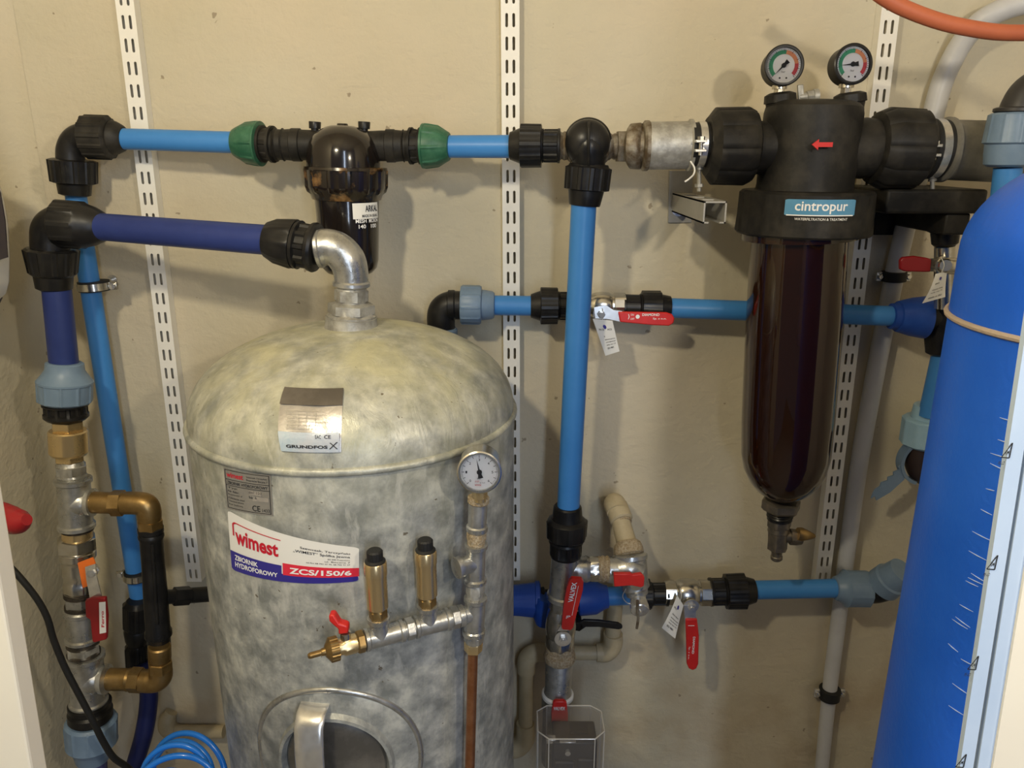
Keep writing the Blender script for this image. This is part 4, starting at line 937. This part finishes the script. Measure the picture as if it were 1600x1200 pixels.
# ------------------------------------------------------------------ white pipe and orange hose
single('plastic_pipe', A().ptube([(1680,-2,.09),(1620,2,.08),(1575,12,.065),(1535,32,.05),(1508,60,.035),(1487,95,.025),(1470,135,.022),(1458,180,.02),(1440,250,.02),(1418,340,.02),(1397,432,.02),(1376,540,.02),(1357,640,.02),(1340,740,.02),(1324,860,.02),(1310,970,.02),(1296,1080,.02),(1283,1210,.02)], [17,17,17,17,16.5,16.5,16,16,15.5,15,14.5,14,13.5,13,12,11.5,11,10]), M['whitepipe'], 'long white-grey pipe curving in from the right and running down the wall', 'pipe')
single('corrugated_hose', A().ptube([(1350,-28,.26),(1385,-2,.26),(1420,16,.26),(1470,34,.26),(1520,45,.26),(1570,51,.26),(1650,51,.26)], 12), M['hosered'], 'orange-red hose sagging across the top right corner', 'hose')
for (c, r, lab, d) in (((1396,432), 14, 'black pipe clamp on the white-grey pipe near the dark red lever', .02), ((1296,1083), 11, 'black pipe clamp low on the white-grey pipe', .02)):
    x, y = c; t = thing('pipe_clamp', lab, 'pipe clamp', P(x, y, d), 'black clamps of the white-grey pipe')
    part('band', A().px((x+1,y-8), (x-1,y+8), d, [(0,r+1),(1,r+5),(15,r+5),(16,r+1)]), M['rubber'], t)
    for s in (-1, 1):
        q = P(x+s*(r+8), y, d); k = S(y, d)
        part('ear', A().box((q.x-5*k, q.y-.002, q.z-7*k), (q.x+5*k, q.y+.0045, q.z+7*k)), M['steel'], t, bev=.001)
        part('screw', A().lathe(q+Vector((0,.01,0)), q+Vector((0,-.012,0)), [(0,.0025),(.012,.0025),(.0121,.0045),(.016,.0045),(.017,.003)]), M['chrome'], t)
# ------------------------------------------------------------------ LOWER RUN
dL = .065
t = thing('compression_tee', 'royal blue nuts on a black fitting behind the metal tee', 'pipe tee', P(860, 935, dL))
part('nut', A().px((780,938), (846,937), .06, [(0,22),(30,24,rib(8,.03,.2)),(56,27,rib(8,.03,.2)),(57,29),(63,29),(65,24)], n=64), M['nblue'], t)
part('fitting_body', A().px((840,937), (912,936), .06, [(0,18),(10,20),(12,16),(40,16),(72,17)]), M['black'], t)
part('nut', A().px((856,932), (850,975), .078, [(0,18),(10,22),(30,20),(42,14)]), M['nblue'], t)
part('nut', A().px((902,935), (950,932), .06, [(0,24),(2,27),(28,26),(40,20),(48,17)], n=64), M['nblue'], t)
single('water_pipe', A().px((944,932), (1010,929), (.06,dL), [(0,14.5),(66,14.5)]), M['blue'], 'short light blue pipe behind the beige pipe at the lower run', 'pipe')
coupling((984,929), (1046,928), dL, None, 'black coupling left of the hanging red lever valve', 23, 10, 22, 28, 20)
t = ball_valve(1038, 1112, 926, dL, 21, 'nickel ball valve with a red lever hanging straight down')
q = P(1078, 941, dL+.020); part('handle_nut', A().lathe(q, q+Vector((0,-.022,-.002)), [(0,.009),(.008,.009),(.009,.0135),(.011,.0135),(.0112,.007,HEX),(.017,.007,HEX),(.0172,.004),(.02,.004)]), M['steel'], t)
part('lever_arm', A().pprism([(1068,945),(1087,945),(1087,970),(1070,970)], dL+.032, .002), M['steel'], t)
h = part('lever_grip', A().pprism([(1070,964),(1088,964),(1091,990),(1090,1034),(1087,1041),(1081,1044),(1075,1041),(1072,1034),(1071,990)], dL+.030, .007), M['red'], t, 'red lever grip', bev=.0018); h['_o'] = t['_o']
e_ = P(1085, 1032, dL+.0376); k = S(1000, dL+.037)
q = flatmap(P(1077,1033,dL+.0376), Vector((0,0,k*1.3)), Vector((-k,0,0)))
q2 = flatmap(P(1085,995,dL+.0376), Vector((0,0,-k*1.3)), Vector((k,0,0)))
a = A(); put_text(a, 'DIAMOND', q2, 0, -2, 24, 1.5, .02); put_text(a, 'Sp. z o.o.', q2, 14, -8, 32, -5); put_text(a, 'I', flatmap(P(1080,978,dL+.0376), Vector((k,0,0)), Vector((0,0,k))), -5, 0, 5, 1); part('lettering', a, M['wink'], h, smooth=False)
tag([(1058,930),(1068,946),(1055,998),(1034,981)], dL+.034, 'white paper tag hanging beside the red lever that hangs straight down', [('PN 25', .15, .70, .42, .75), ('Zawór kulowy', .2, .52, .86, .57), ('deklaracja', .20, .42, .92, .46), ('www.diamond.pl', .2, .34, .9, .38), ('temp. max 110', .2, .26, .88, .30), ('ISO 9001', .2, .14, .7, .20)])
coupling((1179,923), (1108,925), dL, None, 'black coupling right of the hanging red lever valve', 27, 15, 30, 26, 20)
single('water_pipe', A().px((1174,922), (1312,919), dL, [(0,14.5),(138,14.5)]), M['blue'], 'blue pipe of the lower run left of the grey-blue nuts', 'pipe')
t = thing('compression_elbow', 'two grey-blue nuts on a black elbow behind the lower blue vessel', 'pipe elbow', P(1370, 925, dL))
part('nut', A().px((1304,919), (1356,920), dL, [(0,15),(1,18),(8,21),(14,26),(16,29),(30,28,rib(8,.03,.12)),(50,28,rib(8,.03,.12)),(52,22)], n=96), M['grey'], t)
part('elbow_body', A().ptube([(1350,921,dL),(1368,922,dL),(1388,915,.075),(1400,902,.09)], [20,20,20,20]), M['black'], t)
part('nut', A().px((1378,915), (1412,890), (.075,.10), [(0,24),(2,27),(18,27),(20,24),(40,21)]), M['grey'], t)
# ------------------------------------------------------------------ CENTRE COLUMN
dT = .14
t = thing('compression_coupling', 'black coupling at the foot of the long vertical light blue pipe', 'pipe coupling', P(885, 830, dT))
part('nut', A().px((887,790), (884,868), dT, [(0,20),(2,22),(20,24),(22,29),(24,31,rib(8,.05,.3)),(48,30,rib(8,.05,.3)),(52,27),(53,25)], n=64), M['black'], t)
part('body', A().px((884.5,842), (883.5,872), dT, [(0,25),(4,27),(6,23,rib(8,.1,.3)),(20,23,rib(8,.1,.3)),(23,25),(26,24),(29,20)], n=64), M['black'], t)
t = thing('metal_tee', 'dull galvanised tee under the black coupling of the long vertical pipe', 'pipe tee', P(882, 900, dT))
part('tee_body', A().px((884,868), (879,936), dT, [(0,20),(1,22),(58,22),(60,25),(66,25),(68,20)]), M['galv'], t)
part('branch', A().px((884,889), (922,889), dT, [(0,20),(20,19),(28,20),(32,21),(37,19)]), M['galv'], t)
t = thing('hex_nipple', 'nipple with frayed hemp sealing between the two metal tees', 'pipe fitting', P(936, 889, dT))
part('nipple', A().px((916,889), (955,889), dT, [(0,17),(4,18),(6,20,HEX),(18,20,HEX),(20,18),(39,18)]), M['chrome'], t)
part('hemp', A().px((934,889), (954,889), dT, [(0,18),(2,20),(5,19),(8,21),(12,19),(15,21),(18,19)]), M['hemp'], t)
t = thing('metal_elbow', 'dull zinc elbow tee joining the beige riser behind the small red lever', 'pipe elbow', P(985, 890, dT))
part('elbow_body', A().ptube([(948,890),(965,890),(982,889),(992,896)], [20,21,24,24], dT), M['galv'], t)
part('riser_socket', A().px((988,905), (984,864), (dT,.125), [(0,24),(18,25),(30,25),(32,27),(38,27),(41,22)]), M['galv'], t)
part('drain_leg', A().px((988,895), (996,930), (dT,.15), [(0,22),(24,22),(28,18),(35,17)]), M['galv'], t)
t = thing('plastic_riser', 'beige plastic riser coming out of the wall above the zinc elbow', 'pipe', P(965, 790, .08))
part('wall_elbow', A().ptube([(962,792,.0),(960,790,.03),(961,788,.055),(965,800,.072)], [16,17,17,17]), M['pvc'], t)
part('socket', A().px((963,790), (972,815), (.058,.085), [(0,17),(20,18),(24,18),(26,15)]), M['pvc'], t)
part('pipe', A().px((966,800), (983,862), (.07,.12), [(0,14),(14,14),(22,15),(24,15),(60,16)]), M['pvc'], t)
part('thread_seal', A().px((970,808), (973,818), (.075,.085), [(0,15),(10,15)]), M['hemp'], t)
part('hemp_ring', A().px((979,846), (984,868), (.11,.125), [(0,17),(4,21),(12,23),(20,23),(23,18)]), M['hemp'], t)
t = thing('lever_valve', 'small butterfly valve with a short red lever and a round steel cap', 'valve', P(992, 915, .17))
part('red_lever', A().pprism([(958,893),(986,893),(987,895),(1001,893),(1006,898),(1005,912),(1000,914),(986,911),(959,913)], .172, .008), M['red'], t, 'short red lever', bev=.0018)
q = P(992, 905, .155); part('stem', A().lathe(q, q+Vector((0,-.018,0)), [(0,.010),(.018,.010)]), M['chrome'], t)
q = P(996, 930, .15); part('cap', A().lathe(q, q+Vector((0,-.034,-.012)), [(0,.013),(.012,.014),(.022,.0155),(.030,.0155),(.032,.014),(.033,.004),(.036,.0035)]), M['steel'], t)
part('hanging_pin', A().ptube([(996,938,.186),(996,950,.186),(997,966,.186),(995,982,.186)], 2.2, n=8), M['rusty'], t)
part('wire_loop', A().ptube([(978,920,.17),(973,932,.17),(980,942,.17),(992,944,.17)], .8, n=6), M['steel'], t)
t = thing('ball_valve', 'main ball valve under the metal tee with a tilted red lever', 'ball valve', P(877, 975, dT))
part('valve_body', A().px((879,932), (874,1014), dT, [(0,19),(4,22,('hex',8)),(16,22,('hex',8)),(18,19),(24,22),(32,23),(44,24),(56,23),(60,21),(62,23,('hex',8)),(76,23,('hex',8)),(80,20)], n=64), M['chrome'], t)
q = P(879, 993, dT+.02); part('handle_nut', A().lathe(q, q+Vector((0,-.02,0)), [(0,.010),(.007,.010),(.008,.014),(.010,.014),(.0102,.007,HEX),(.016,.007,HEX),(.0162,.004),(.019,.004)]), M['steel'], t)
h = part('lever_grip', A().pprism([(889,904,dT+.055),(893,900,dT+.055),(908,901,dT+.055),(911,905,dT+.055),(910,918,dT+.055),(903,944,dT+.045),(895,976,dT+.035),(891,980,dT+.035),(879,979,dT+.035),(877,976,dT+.035),(880,944,dT+.045),(885,915,dT+.055)], 0, .008), M['red'], t, 'red lever grip'); h['_o'] = t['_o']
n0 = P(885, 974, dT+.0440); n1 = P(899, 908, dT+.0640); uu = (n1-n0); LL = uu.length; uu.normalize(); vv = Vector((-1,0,0))
q = flatmap(n0+Vector((0,-.0012,0)), uu, vv)
a = A(); put_text(a, 'VALVEX', q, LL*.52, -.003, LL*.98, .005, .03); put_text(a, 'DN 20', q, 0, -.004, LL*.2, .003, .02); sheet(a, q, LL*.05, -.0065, LL*.9, -.0058); part('lettering', a, M['wink'], h, smooth=False)
part('lever_neck', A().pprism([(870,985,dT+.034),(888,984,dT+.034),(893,970,dT+.038),(879,972,dT+.038)], 0, .0025), M['steel'], t)
t = thing('lever_valve', 'valve with a flat black lever sticking out right behind the main ball valve', 'valve', P(935, 972, .10))
part('lever_grip', A().pprism([(897,982),(900,972),(912,966),(935,967),(966,971),(972,975),(972,979),(966,981),(935,977),(915,977),(905,984)], .098, .006), M['black'], t, bev=.0015)
q = P(903, 977, .10); part('pivot', A().lathe(Vector((q.x, -.07, q.z)), Vector((q.x, -.104, q.z)), [(0,.008),(.034,.008)]), M['black'], t)
t = thing('metal_socket', 'galvanised socket with hemp-sealed ring under the main ball valve', 'pipe socket', P(874, 1050, dT))
part('hemp_ring', A().px((875,1006), (874,1034), dT, [(0,21),(5,23),(9,22),(13,24),(19,25),(24,24),(27,20)]), M['hemp'], t)
part('socket_body', A().px((874,1026), (871,1090), dT, [(0,20),(3,22),(52,20),(55,22),(59,24),(63,24),(64,20)]), M['galv'], t)
part('seal_ring', A().px((871.5,1081), (871,1090), dT, [(0,23),(2,25),(6,25),(8,23)]), M['paper'], t)
t = thing('ball_valve', 'lower ball valve with a red lever half behind the clear box', 'ball valve', P(871, 1110, dT))
part('valve_body', A().px((871,1088), (869,1190), dT, [(0,22),(4,25,('hex',8)),(16,25,('hex',8)),(18,22),(60,23),(100,23)]), M['dgalv'], t)
h = part('lever_grip', A().pprism([(864,1093),(868,1091),(881,1091),(885,1094),(887,1110),(887,1145),(862,1145),(861,1110)], dT+.028, .008), M['red'], t, 'red lever grip', bev=.0018); h['_o'] = t['_o']
k = S(1105, dT+.037); part('lettering', put_text(A(), 'VALVEX', flatmap(P(865,1110,dT+.037), Vector((k,0,0)), Vector((0,0,k*1.3))), 0, 0, 18, 5, .03), M['wink'], h, smooth=False)
# ------------------------------------------------------------------ pressure switch with a clear cover
dP = .165
zt = P(892, 1128, dP+.045).z; kx = S(1128, dP+.045)
xc = P(891, 1128, dP+.045).x
W_, Dp = 51*kx, .040; yb = -(dP+.006); yf = yb-.078; ch = .017
oct_ = [(xc-W_+ch, yf), (xc+W_-ch, yf), (xc+W_, yf+ch), (xc+W_, yb-ch*.8), (xc+W_-ch, yb), (xc-W_+ch, yb), (xc-W_, yb-ch*.8), (xc-W_, yf+ch)]
t = thing('pressure_switch', 'pressure switch under a clear box-shaped plastic cover at the bottom', 'pressure switch', (xc, (yb+yf)/2, zt-.16))
a = A(); a.prism([Vector((x, y, zt-.15)) for x, y in oct_], Vector((0,0,1)), .15)
i = len(a.v); s_ = .95
inn = [((x-xc)*s_+xc, (y-(yb+yf)/2)*s_+(yb+yf)/2) for x, y in oct_]
a.v += [Vector((x, y, zt-.15)) for x, y in inn]+[Vector((x, y, zt-.003)) for x, y in inn]
a.f = [f for f in a.f if set(f) != set(range(8))]
for j in range(8): a.f.append((i+j, i+(j+1) % 8, i+8+(j+1) % 8, i+8+j)); a.f.append((j, (j+1) % 8, i+(j+1) % 8, i+j))
a.f.append(tuple(range(i+8, i+16)))
cv = part('clear_cover', a, M['clear'], t, 'clear plastic cover', smooth=False)
a = A()
for j in range(8):
    (x0_, y0_), (x1_, y1_) = oct_[j], oct_[(j+1) % 8]
    a.tube([Vector((x0_, y0_, zt)), Vector((x1_, y1_, zt))], .0012, n=8, sub=1); a.tube([Vector((x0_, y0_, zt)), Vector((x0_, y0_, zt-.15))], .0010, n=8, sub=1)
part('edge_highlight', a, M['cedge'], t)  # whitish tubes paint the bright light along the clear plastic edges
a = A(); a.box((xc-W_*.55, yf+.014, zt-.16), (xc+W_*.80, yb-.012, zt-.020)); a.box((xc-W_*.50, yf+.009, zt-.15), (xc+W_*.12, yf+.016, zt-.055)); a.box((xc+W_*.2, yf+.009, zt-.15), (xc+W_*.75, yf+.016, zt-.05))
part('switch_body', a, M['darkgrey'], t, bev=.003)
a = A(); a.lathe(Vector((xc-W_*.1, yf+.012, zt-.035)), Vector((xc-W_*.1, yf+.006, zt-.035)), [(0,.0045),(.006,.0045)]); part('screw', a, M['steel'], t)
a = A(); a.box((xc-W_*.75, yf+.018, zt-.026), (xc-W_*.45, yf+.03, zt-.018)); a.box((xc-W_*.35, yf+.010, zt-.018), (xc+W_*.15, yf+.016, zt-.0155)); part('terminal', a, M['steel'], t, bev=.001)
a = A(); a.box((xc+W_*.0, yb-.045, zt-.019), (xc+W_*.55, yb-.022, zt-.016)); part('label_plate', a, M['ink'], t)
# ------------------------------------------------------------------ GAUGE MANIFOLD in front of the tank
dG = .425
def mstem(t, c, R, n):
    b = c-n*.010
    part('brass_neck', A().lathe(b+Vector((0,0,-R*.9)), b+Vector((0,0,-R*.9-.018)), [(0,.008),(.004,.008),(.0042,.009,HEX),(.013,.009,HEX),(.0132,.007),(.018,.007)]), M['brass'], t)
g = gauge((749,738), .450, 34, 'round white pressure gauge standing in front of the tank', 0, 101, 60, None, 0, .05, rim='chrome', stem=mstem, nmscale=(0, 6), depth=.034)
t = thing('metal_socket', 'galvanised socket directly under the white gauge', 'pipe socket', P(745, 800, dG))
part('rim', A().px((748,775), (747,788), dG, [(0,13),(2,17),(9,17),(12,14)]), M['hemp'], t)
part('socket_body', A().px((747,784), (745,832), dG, [(0,15),(36,14.5),(38,17),(44,17),(47,14)]), M['galv'], t)
t = thing('hex_nipple', 'hemp-stained nipple between the gauge socket and the side tee', 'pipe fitting', P(745, 840, dG))
part('nipple', A().px((745,828), (744,852), dG, [(0,13),(3,14),(4,16,HEX),(14,16,HEX),(16,14),(23,14)]), M['hemp'], t)
def vtee(y0, y1, ym, xb, db, label, x=743):
    t = thing('metal_tee', label, 'pipe tee', P(x, ym, dG))
    part('tee_body', A().px((x+1,y0), (x-1,y1), dG, [(0,14),(1,18),(6,18),(8,15),(y1-y0-8,15),(y1-y0-6,18),(y1-y0-1,18),(y1-y0,14)]), M['galv'], t)
    L = math.hypot(xb-x, 0)+.01
    a3 = P(x, ym, dG); b3 = P(xb, ym, dG); dirv = Vector((b3.x-a3.x, -(db-dG), 0)); LL = dirv.length; k = S(ym, dG)
    part('branch', A().lathe(a3, a3+dirv, [(0,14*k),(LL*.6,14*k),(LL*.75,17*k),(LL,17*k),(LL+.0005,12*k)]), M['galv'], t); return t
vtee(849, 910, 878, 714, .44, 'galvanised tee with a plugged side branch in the gauge column')
t = thing('hex_nipple', 'zinc hexagonal nipple between the two tees of the gauge column', 'pipe fitting', P(742, 918, dG))
part('nipple', A().px((743,906), (742,936), dG, [(0,12),(6,13),(8,15,HEX),(20,15,HEX),(22,13),(29,13)]), M['dgalv'], t)
ya, da = 960, dG
def arm(x):                                        # axis of the level arm that comes forward to the left
    f = (742-x)/(742-490); return P(742, 957, dG)+(ARM*f)
e0 = P(742, 957, dG); zA = e0.z
def at_z(x, z):                                     # picture x and height z -> point further out along the arm
    d = None
    lo, hi = .30, .62
    # choose depth so the arm is straight: it comes forward .075 m over its length
    f = (742-x)/(742-490); dd = dG+.085*f; u = (x-800)/FPX
    # find y such that P(x, y, dd).z == z
    a_, b_ = 800., 1150.
    for _ in range(40):
        m = (a_+b_)/2
        if P(x, m, dd).z > z: a_ = m
        else: b_ = m
    return P(x, a_, dd)
ARM0 = at_z(742, zA); ARM1 = at_z(484, zA); AD = (ARM1-ARM0).normalized(); kA = S(980, .46)
def al(acc, x0, x1, prof, n=48):
    p0 = at_z(x0, zA); p1 = at_z(x1, zA); L = (p1-p0).length; k = S(975, dG+.085*(742-(x0+x1)/2)/252)
    return acc.lathe(p0, p1, [(s*L, r*k)+tuple(q) for s, r, *q in prof], n=n)
t = thing('metal_tee', 'galvanised tee at the corner of the gauge column and the level arm', 'pipe tee', e0)
part('tee_body', A().px((743,932), (740,993), dG, [(0,13),(1,18),(6,18),(8,16),(50,16),(52,18),(58,18),(60,14)]), M['galv'], t)
part('branch', al(A(), 738, 716, [(0,14),(.55,14),(.65,17),(1,17),(1.01,12)]), M['galv'], t)
t = thing('hex_nipple', 'zinc nipple in the level arm next to the gauge column', 'pipe fitting', at_z(710, zA)); part('nipple', al(A(), 719, 701, [(0,14),(.15,14),(.2,18,HEX),(.75,18,HEX),(.8,14),(1,14)]), M['galv'], t)
def atee(x0, x1, xm, yt, label):
    t = thing('metal_tee', label, 'pipe tee', at_z(xm, zA))
    part('tee_body', al(A(), x0, x1, [(0,14),(.02,18),(.1,18),(.13,16),(.87,16),(.9,18),(.98,18),(1,14)]), M['galv'], t)
    p = at_z(xm, zA); k = S(975, .46)
    part('branch', A().lathe(p, p+Vector((0,0,1)), [(0,16*k),(.018,14*k),(.020,14*k),(.0215,17*k),(.027,17*k),(.0272,13*k)]), M['galv'], t)
    return t
atee(702, 647, 669, 0, 'galvanised tee in the level arm carrying the upper air valve')
t = thing('hex_nipple', 'zinc nipple in the level arm between the air valve tees', 'pipe fitting', at_z(640, zA)); part('nipple', al(A(), 649, 630, [(0,14),(.15,14),(.2,18,HEX),(.75,18,HEX),(.8,14),(1,14)]), M['galv'], t)
atee(631, 569, 593, 0, 'galvanised tee in the level arm carrying the air valve nearest the tap')
for x, lab in ((593, 'brass air valve with a black cap, the left one beside the red tap'), (669, 'brass air valve with a black cap, the right one nearer the gauge column')):
    p = at_z(x, zA); t = thing('air_valve', lab, 'air valve', p+Vector((0,0,.027)), 'brass air valves on the level arm'); k = S(930, .47)
    b = p+Vector((0,0,.0265))
    part('hex_base', A().lathe(b, b+Vector((0,0,1)), [(0,11*k),(.001,15*k,HEX),(.010,15*k,HEX),(.012,12*k),(.014,12*k)]), M['obrass'], t)
    part('body', A().lathe(b+Vector((0,0,.013)), b+Vector((0,0,1)), [(0,13*k),(.0015,16.5*k),(.045,16.5*k),(.0455,17.5*k),(.060,17.5*k),(.062,16*k)]), M['brass'], t)
    part('cap', A().lathe(b+Vector((0,0,.074)), b+Vector((0,0,1)), [(0,15*k),(.002,16*k),(.004,12*k),(.005,12*k,rib(16,.04,.5)),(.014,12*k,rib(16,.04,.5)),(.016,10*k)], n=96), M['rubber'], t)
t = thing('drain_tap', 'small brass tap with a red handle at the free end of the level arm', 'tap', at_z(540, zA))
part('hex_nut', al(A(), 572, 556, [(0,12),(.2,13),(.25,18,HEX),(.8,18,HEX),(1,15,HEX)]), M['obrass'], t)
part('valve_body', al(A(), 559, 524, [(0,14),(.1,16,HEX),(.6,16,HEX),(.7,13),(1,13)]), M['brass'], t)
part('knurled_nut', al(A(), 529, 508, [(0,14),(.05,19,rib(16,.05,.5)),(.65,19,rib(16,.05,.5)),(.8,15),(1,9)], n=96), M['obrass'], t)
part('nozzle', al(A(), 512, 481, [(0,7),(.3,6),(.35,5),(.9,5),(1,3)]), M['obrass'], t)
p = at_z(541, zA); k = S(975, .49)
part('stem', A().lathe(p, p+Vector((0,0,1)), [(0,8*k),(.018,8*k)]), M['chrome'], t)
z_ = p+Vector((0,-.006,.020))
poly = [(-9,-2),(6,0),(7,12),(3,15),(-6,18),(-14,34),(-22,33),(-22,22),(-15,14),(-9,8)]
part('red_handle', A().prism([z_+Vector((x*k, 0, y*k)) for x, y in poly], Vector((0,1,0)), .012), M['red'], t, 'red handle', bev=.002)
t = thing('copper_pipe', 'thin reddish copper pipe running down the tank from the gauge column', 'pipe', P(739, 1010, dG))
part('hex_nut', A().px((741,991), (740,1003), dG, [(0,14),(1,16,HEX),(10,16,HEX),(12,13)]), M['galv'], t)
part('compression_nut', A().px((740,1002), (739,1022), dG, [(0,14,HEX),(2,15,HEX),(14,14.5,HEX),(19,9,HEX)]), M['brass'], t)
part('pipe', A().px((739,1015), (733,1240), dG, [(0,8),(225,7.5)]), M['copper'], t)
# ------------------------------------------------------------------ BLUE VESSEL
VX, VY, VR = .562, -.628, .166
VZ = P(1500, 392, .55).z
def vprof(z):
    if z <= VZ: return VR
    f = (z-VZ)/(.105); return VR*math.sqrt(max(0, 1-min(f, 1)**2.1))
v = thing('resin_vessel', 'tall bright blue softener vessel with a domed top at the right', 'vessel', (VX, VY, 0))
a = A(); a.lathe(Vector((VX, VY, 0)), Vector((VX, VY, 1)), [(0,VR*.9),(.01,VR),(.5,VR),(VZ,VR)]+[(VZ+.105*math.sin(PI/2*k/20), vprof(VZ+.105*math.sin(PI/2*k/20))) for k in range(1, 20)]+[(VZ+.105,.045),(VZ+.14,.045),(VZ+.1401,.03)], n=128)
part('shell', a, M['vessel'], v, ang=50)
def ves(th, z, h=0): return Vector((VX+(VR+h)*math.sin(th), VY-(VR+h)*math.cos(th), z))
def ves_px(x, y):
    o = co.location; q = P(x, y, 0); dr = (q-o).normalized(); t = .2
    while t < 2:
        p = o+dr*t
        if math.hypot(p.x-VX, p.y-VY) < VR: break
        t += .0006
    return math.atan2(p.x-VX, -(p.y-VY)), p.z
c0 = ves_px(1530, 490); c1 = ves_px(1595, 516)
a = A(); a.tube([ves(2*PI*k/60, c0[1]-.010+.004*math.sin(2*PI*k/60+1), .0015) for k in range(60)], .0028, n=8, closed=True, sub=1)
single('tie_cord', a, M['cord'], 'beige cord tied around the blue vessel', 'cord')
# glints on the wrinkles of the clear film, painted as thin pale tubes
random.seed(3)
FG = mat('film_glint', (.45,.58,.85), .15)
for (x, y) in [(1572,655),(1570,690),(1560,730),(1548,765),(1542,800),(1535,838),(1528,868),(1530,903),(1525,908),(1510,950),(1505,972),(1500,975),(1490,1012),(1502,1077),(1495,1110),(1562,712),(1519,912),(1512,1035)]:
    th, z = ves_px(x, y); w_ = random.uniform(.008,.020)/VR; dz = random.uniform(-.0005,.001)
    part('wrinkle_glint', A().tube([ves(th-w_/2, z-dz, .0003), ves(th, z, .0005), ves(th+w_/2, z+dz, .0003)], [.0002,.0005,.0002], n=6, sub=3), FG, v)
# ------------------------------------------------------------------ right door leaf edge, wrapped in film
def plank(poly, d, h): return A().pprism(poly, d, h)
dD = .86
def XE(xa, xb, y): return xa+(xb-xa)*(y-800)/400     # picture x at 800 / 1200
def strip(xa0, xb0, xa1, xb1, y0=520, y1=1260): return [(XE(xa0,xb0,y0),y0), (XE(xa1,xb1,y0),y0), (XE(xa1,xb1,y1),y1), (XE(xa0,xb0,y1),y1)]
t = thing('cabinet_door', 'cream door panel at the right edge with film-wrapped pale blue edges', 'door', P(1600, 1100, dD))
Y0 = -260
e1 = part('edge_strip', plank(strip(1553,1493,1577,1514,Y0), dD, .004), M['film'], t, 'pale blue film strip with recycling marks', smooth=False); e1['_o'] = t['_o']
part('foam_gasket', plank(strip(1575,1512,1585,1524,Y0), dD-.006, .008), M['foam'], t, 'dark grey gasket', smooth=False)
part('edge_strip', plank(strip(1583,1521,1607,1541,Y0), dD, .004), M['film'], t, 'pale blue film strip', smooth=False)
part('panel', plank(strip(1606,1541,1900,1840,Y0), dD, .006), M['cream'], t, smooth=False)
a = A()
for (x, y) in ((1575,705),(1552,880),(1522,1037),(1503,1190)):
    k = S(y, dD+.005); sl_ = Vector((-.17*k, 0, -1*k*.0)); c = P(x, y, dD+.0045)
    U = Vector((k,0,0)); V = Vector((0,0,k*1.15))
    mp = lambda px_, py_: c+U*(px_+py_*.15)+V*py_
    tri = [(-7,-9),(6,-10),(3,12)]
    for p, q_ in zip(tri, tri[1:]+tri[:1]):
        dx, dy = q_[0]-p[0], q_[1]-p[1]; L = math.hypot(dx, dy); nx, ny = -dy/L*.8, dx/L*.8
        i = len(a.v); a.v += [mp(p[0]+nx, p[1]+ny), mp(q_[0]+nx, q_[1]+ny), mp(q_[0]-nx, q_[1]-ny), mp(p[0]-nx, p[1]-ny)]; a.f.append((i, i+1, i+2, i+3))
    put_text(a, '04', mp, -3, -5, 3, 1, .01); put_text(a, 'PE-LD', mp, -9, -20, 1, -15, .01)
part('recycling_mark', a, M['ink'], e1, smooth=False)
# left door leaf
t = thing('cabinet_door', 'cream door panel at the bottom left edge', 'door', P(20, 1100, .78))
part('panel', A().pprism([(-230,560),(-29,560),(0,740),(75,1200),(85,1262),(-230,1262)], .78, .018), M['cream'], t, smooth=False, bev=.002)
# red handle poking out behind the left door
a = A(); a.ptube([(-40,798,.42),(-5,803,.43),(15,812,.44),(30,815,.45),(42,812,.455)], [16,20,22,19,9], n=20)
for v_ in a.v: v_.z += 0
single('red_handle', a, M['dred'], 'red rubber handle poking out behind the left door panel', 'handle')
# wall unit at the left edge
t = thing('wall_unit', 'rounded white wall unit with a dark window cut by the left edge', 'appliance', P(-30, 380, .2))
part('housing', A().pprism([(-90,215),(-30,225),(0,272),(10,310),(17,350),(20,400),(19,440),(14,458),(0,470),(-60,480),(-140,470),(-150,300)], .20, .05), M['white'], t, bev=.008)
part('dark_window', A().pprism([(-60,300),(-6,282),(2,302),(9,345),(13,402),(0,406),(-60,420)], .2505, .002), mat('dark_window_plastic', (.03,.025,.03), .15), t, 'dark window')
part('foot', A().pprism([(-30,460),(3,458),(4,466),(0,474),(-30,476)], .20, .02), M['foam'], t)
part('mount', A().pprism([(-120,300),(-40,300),(-40,440),(-120,440)], .02, .19), M['white'], t)
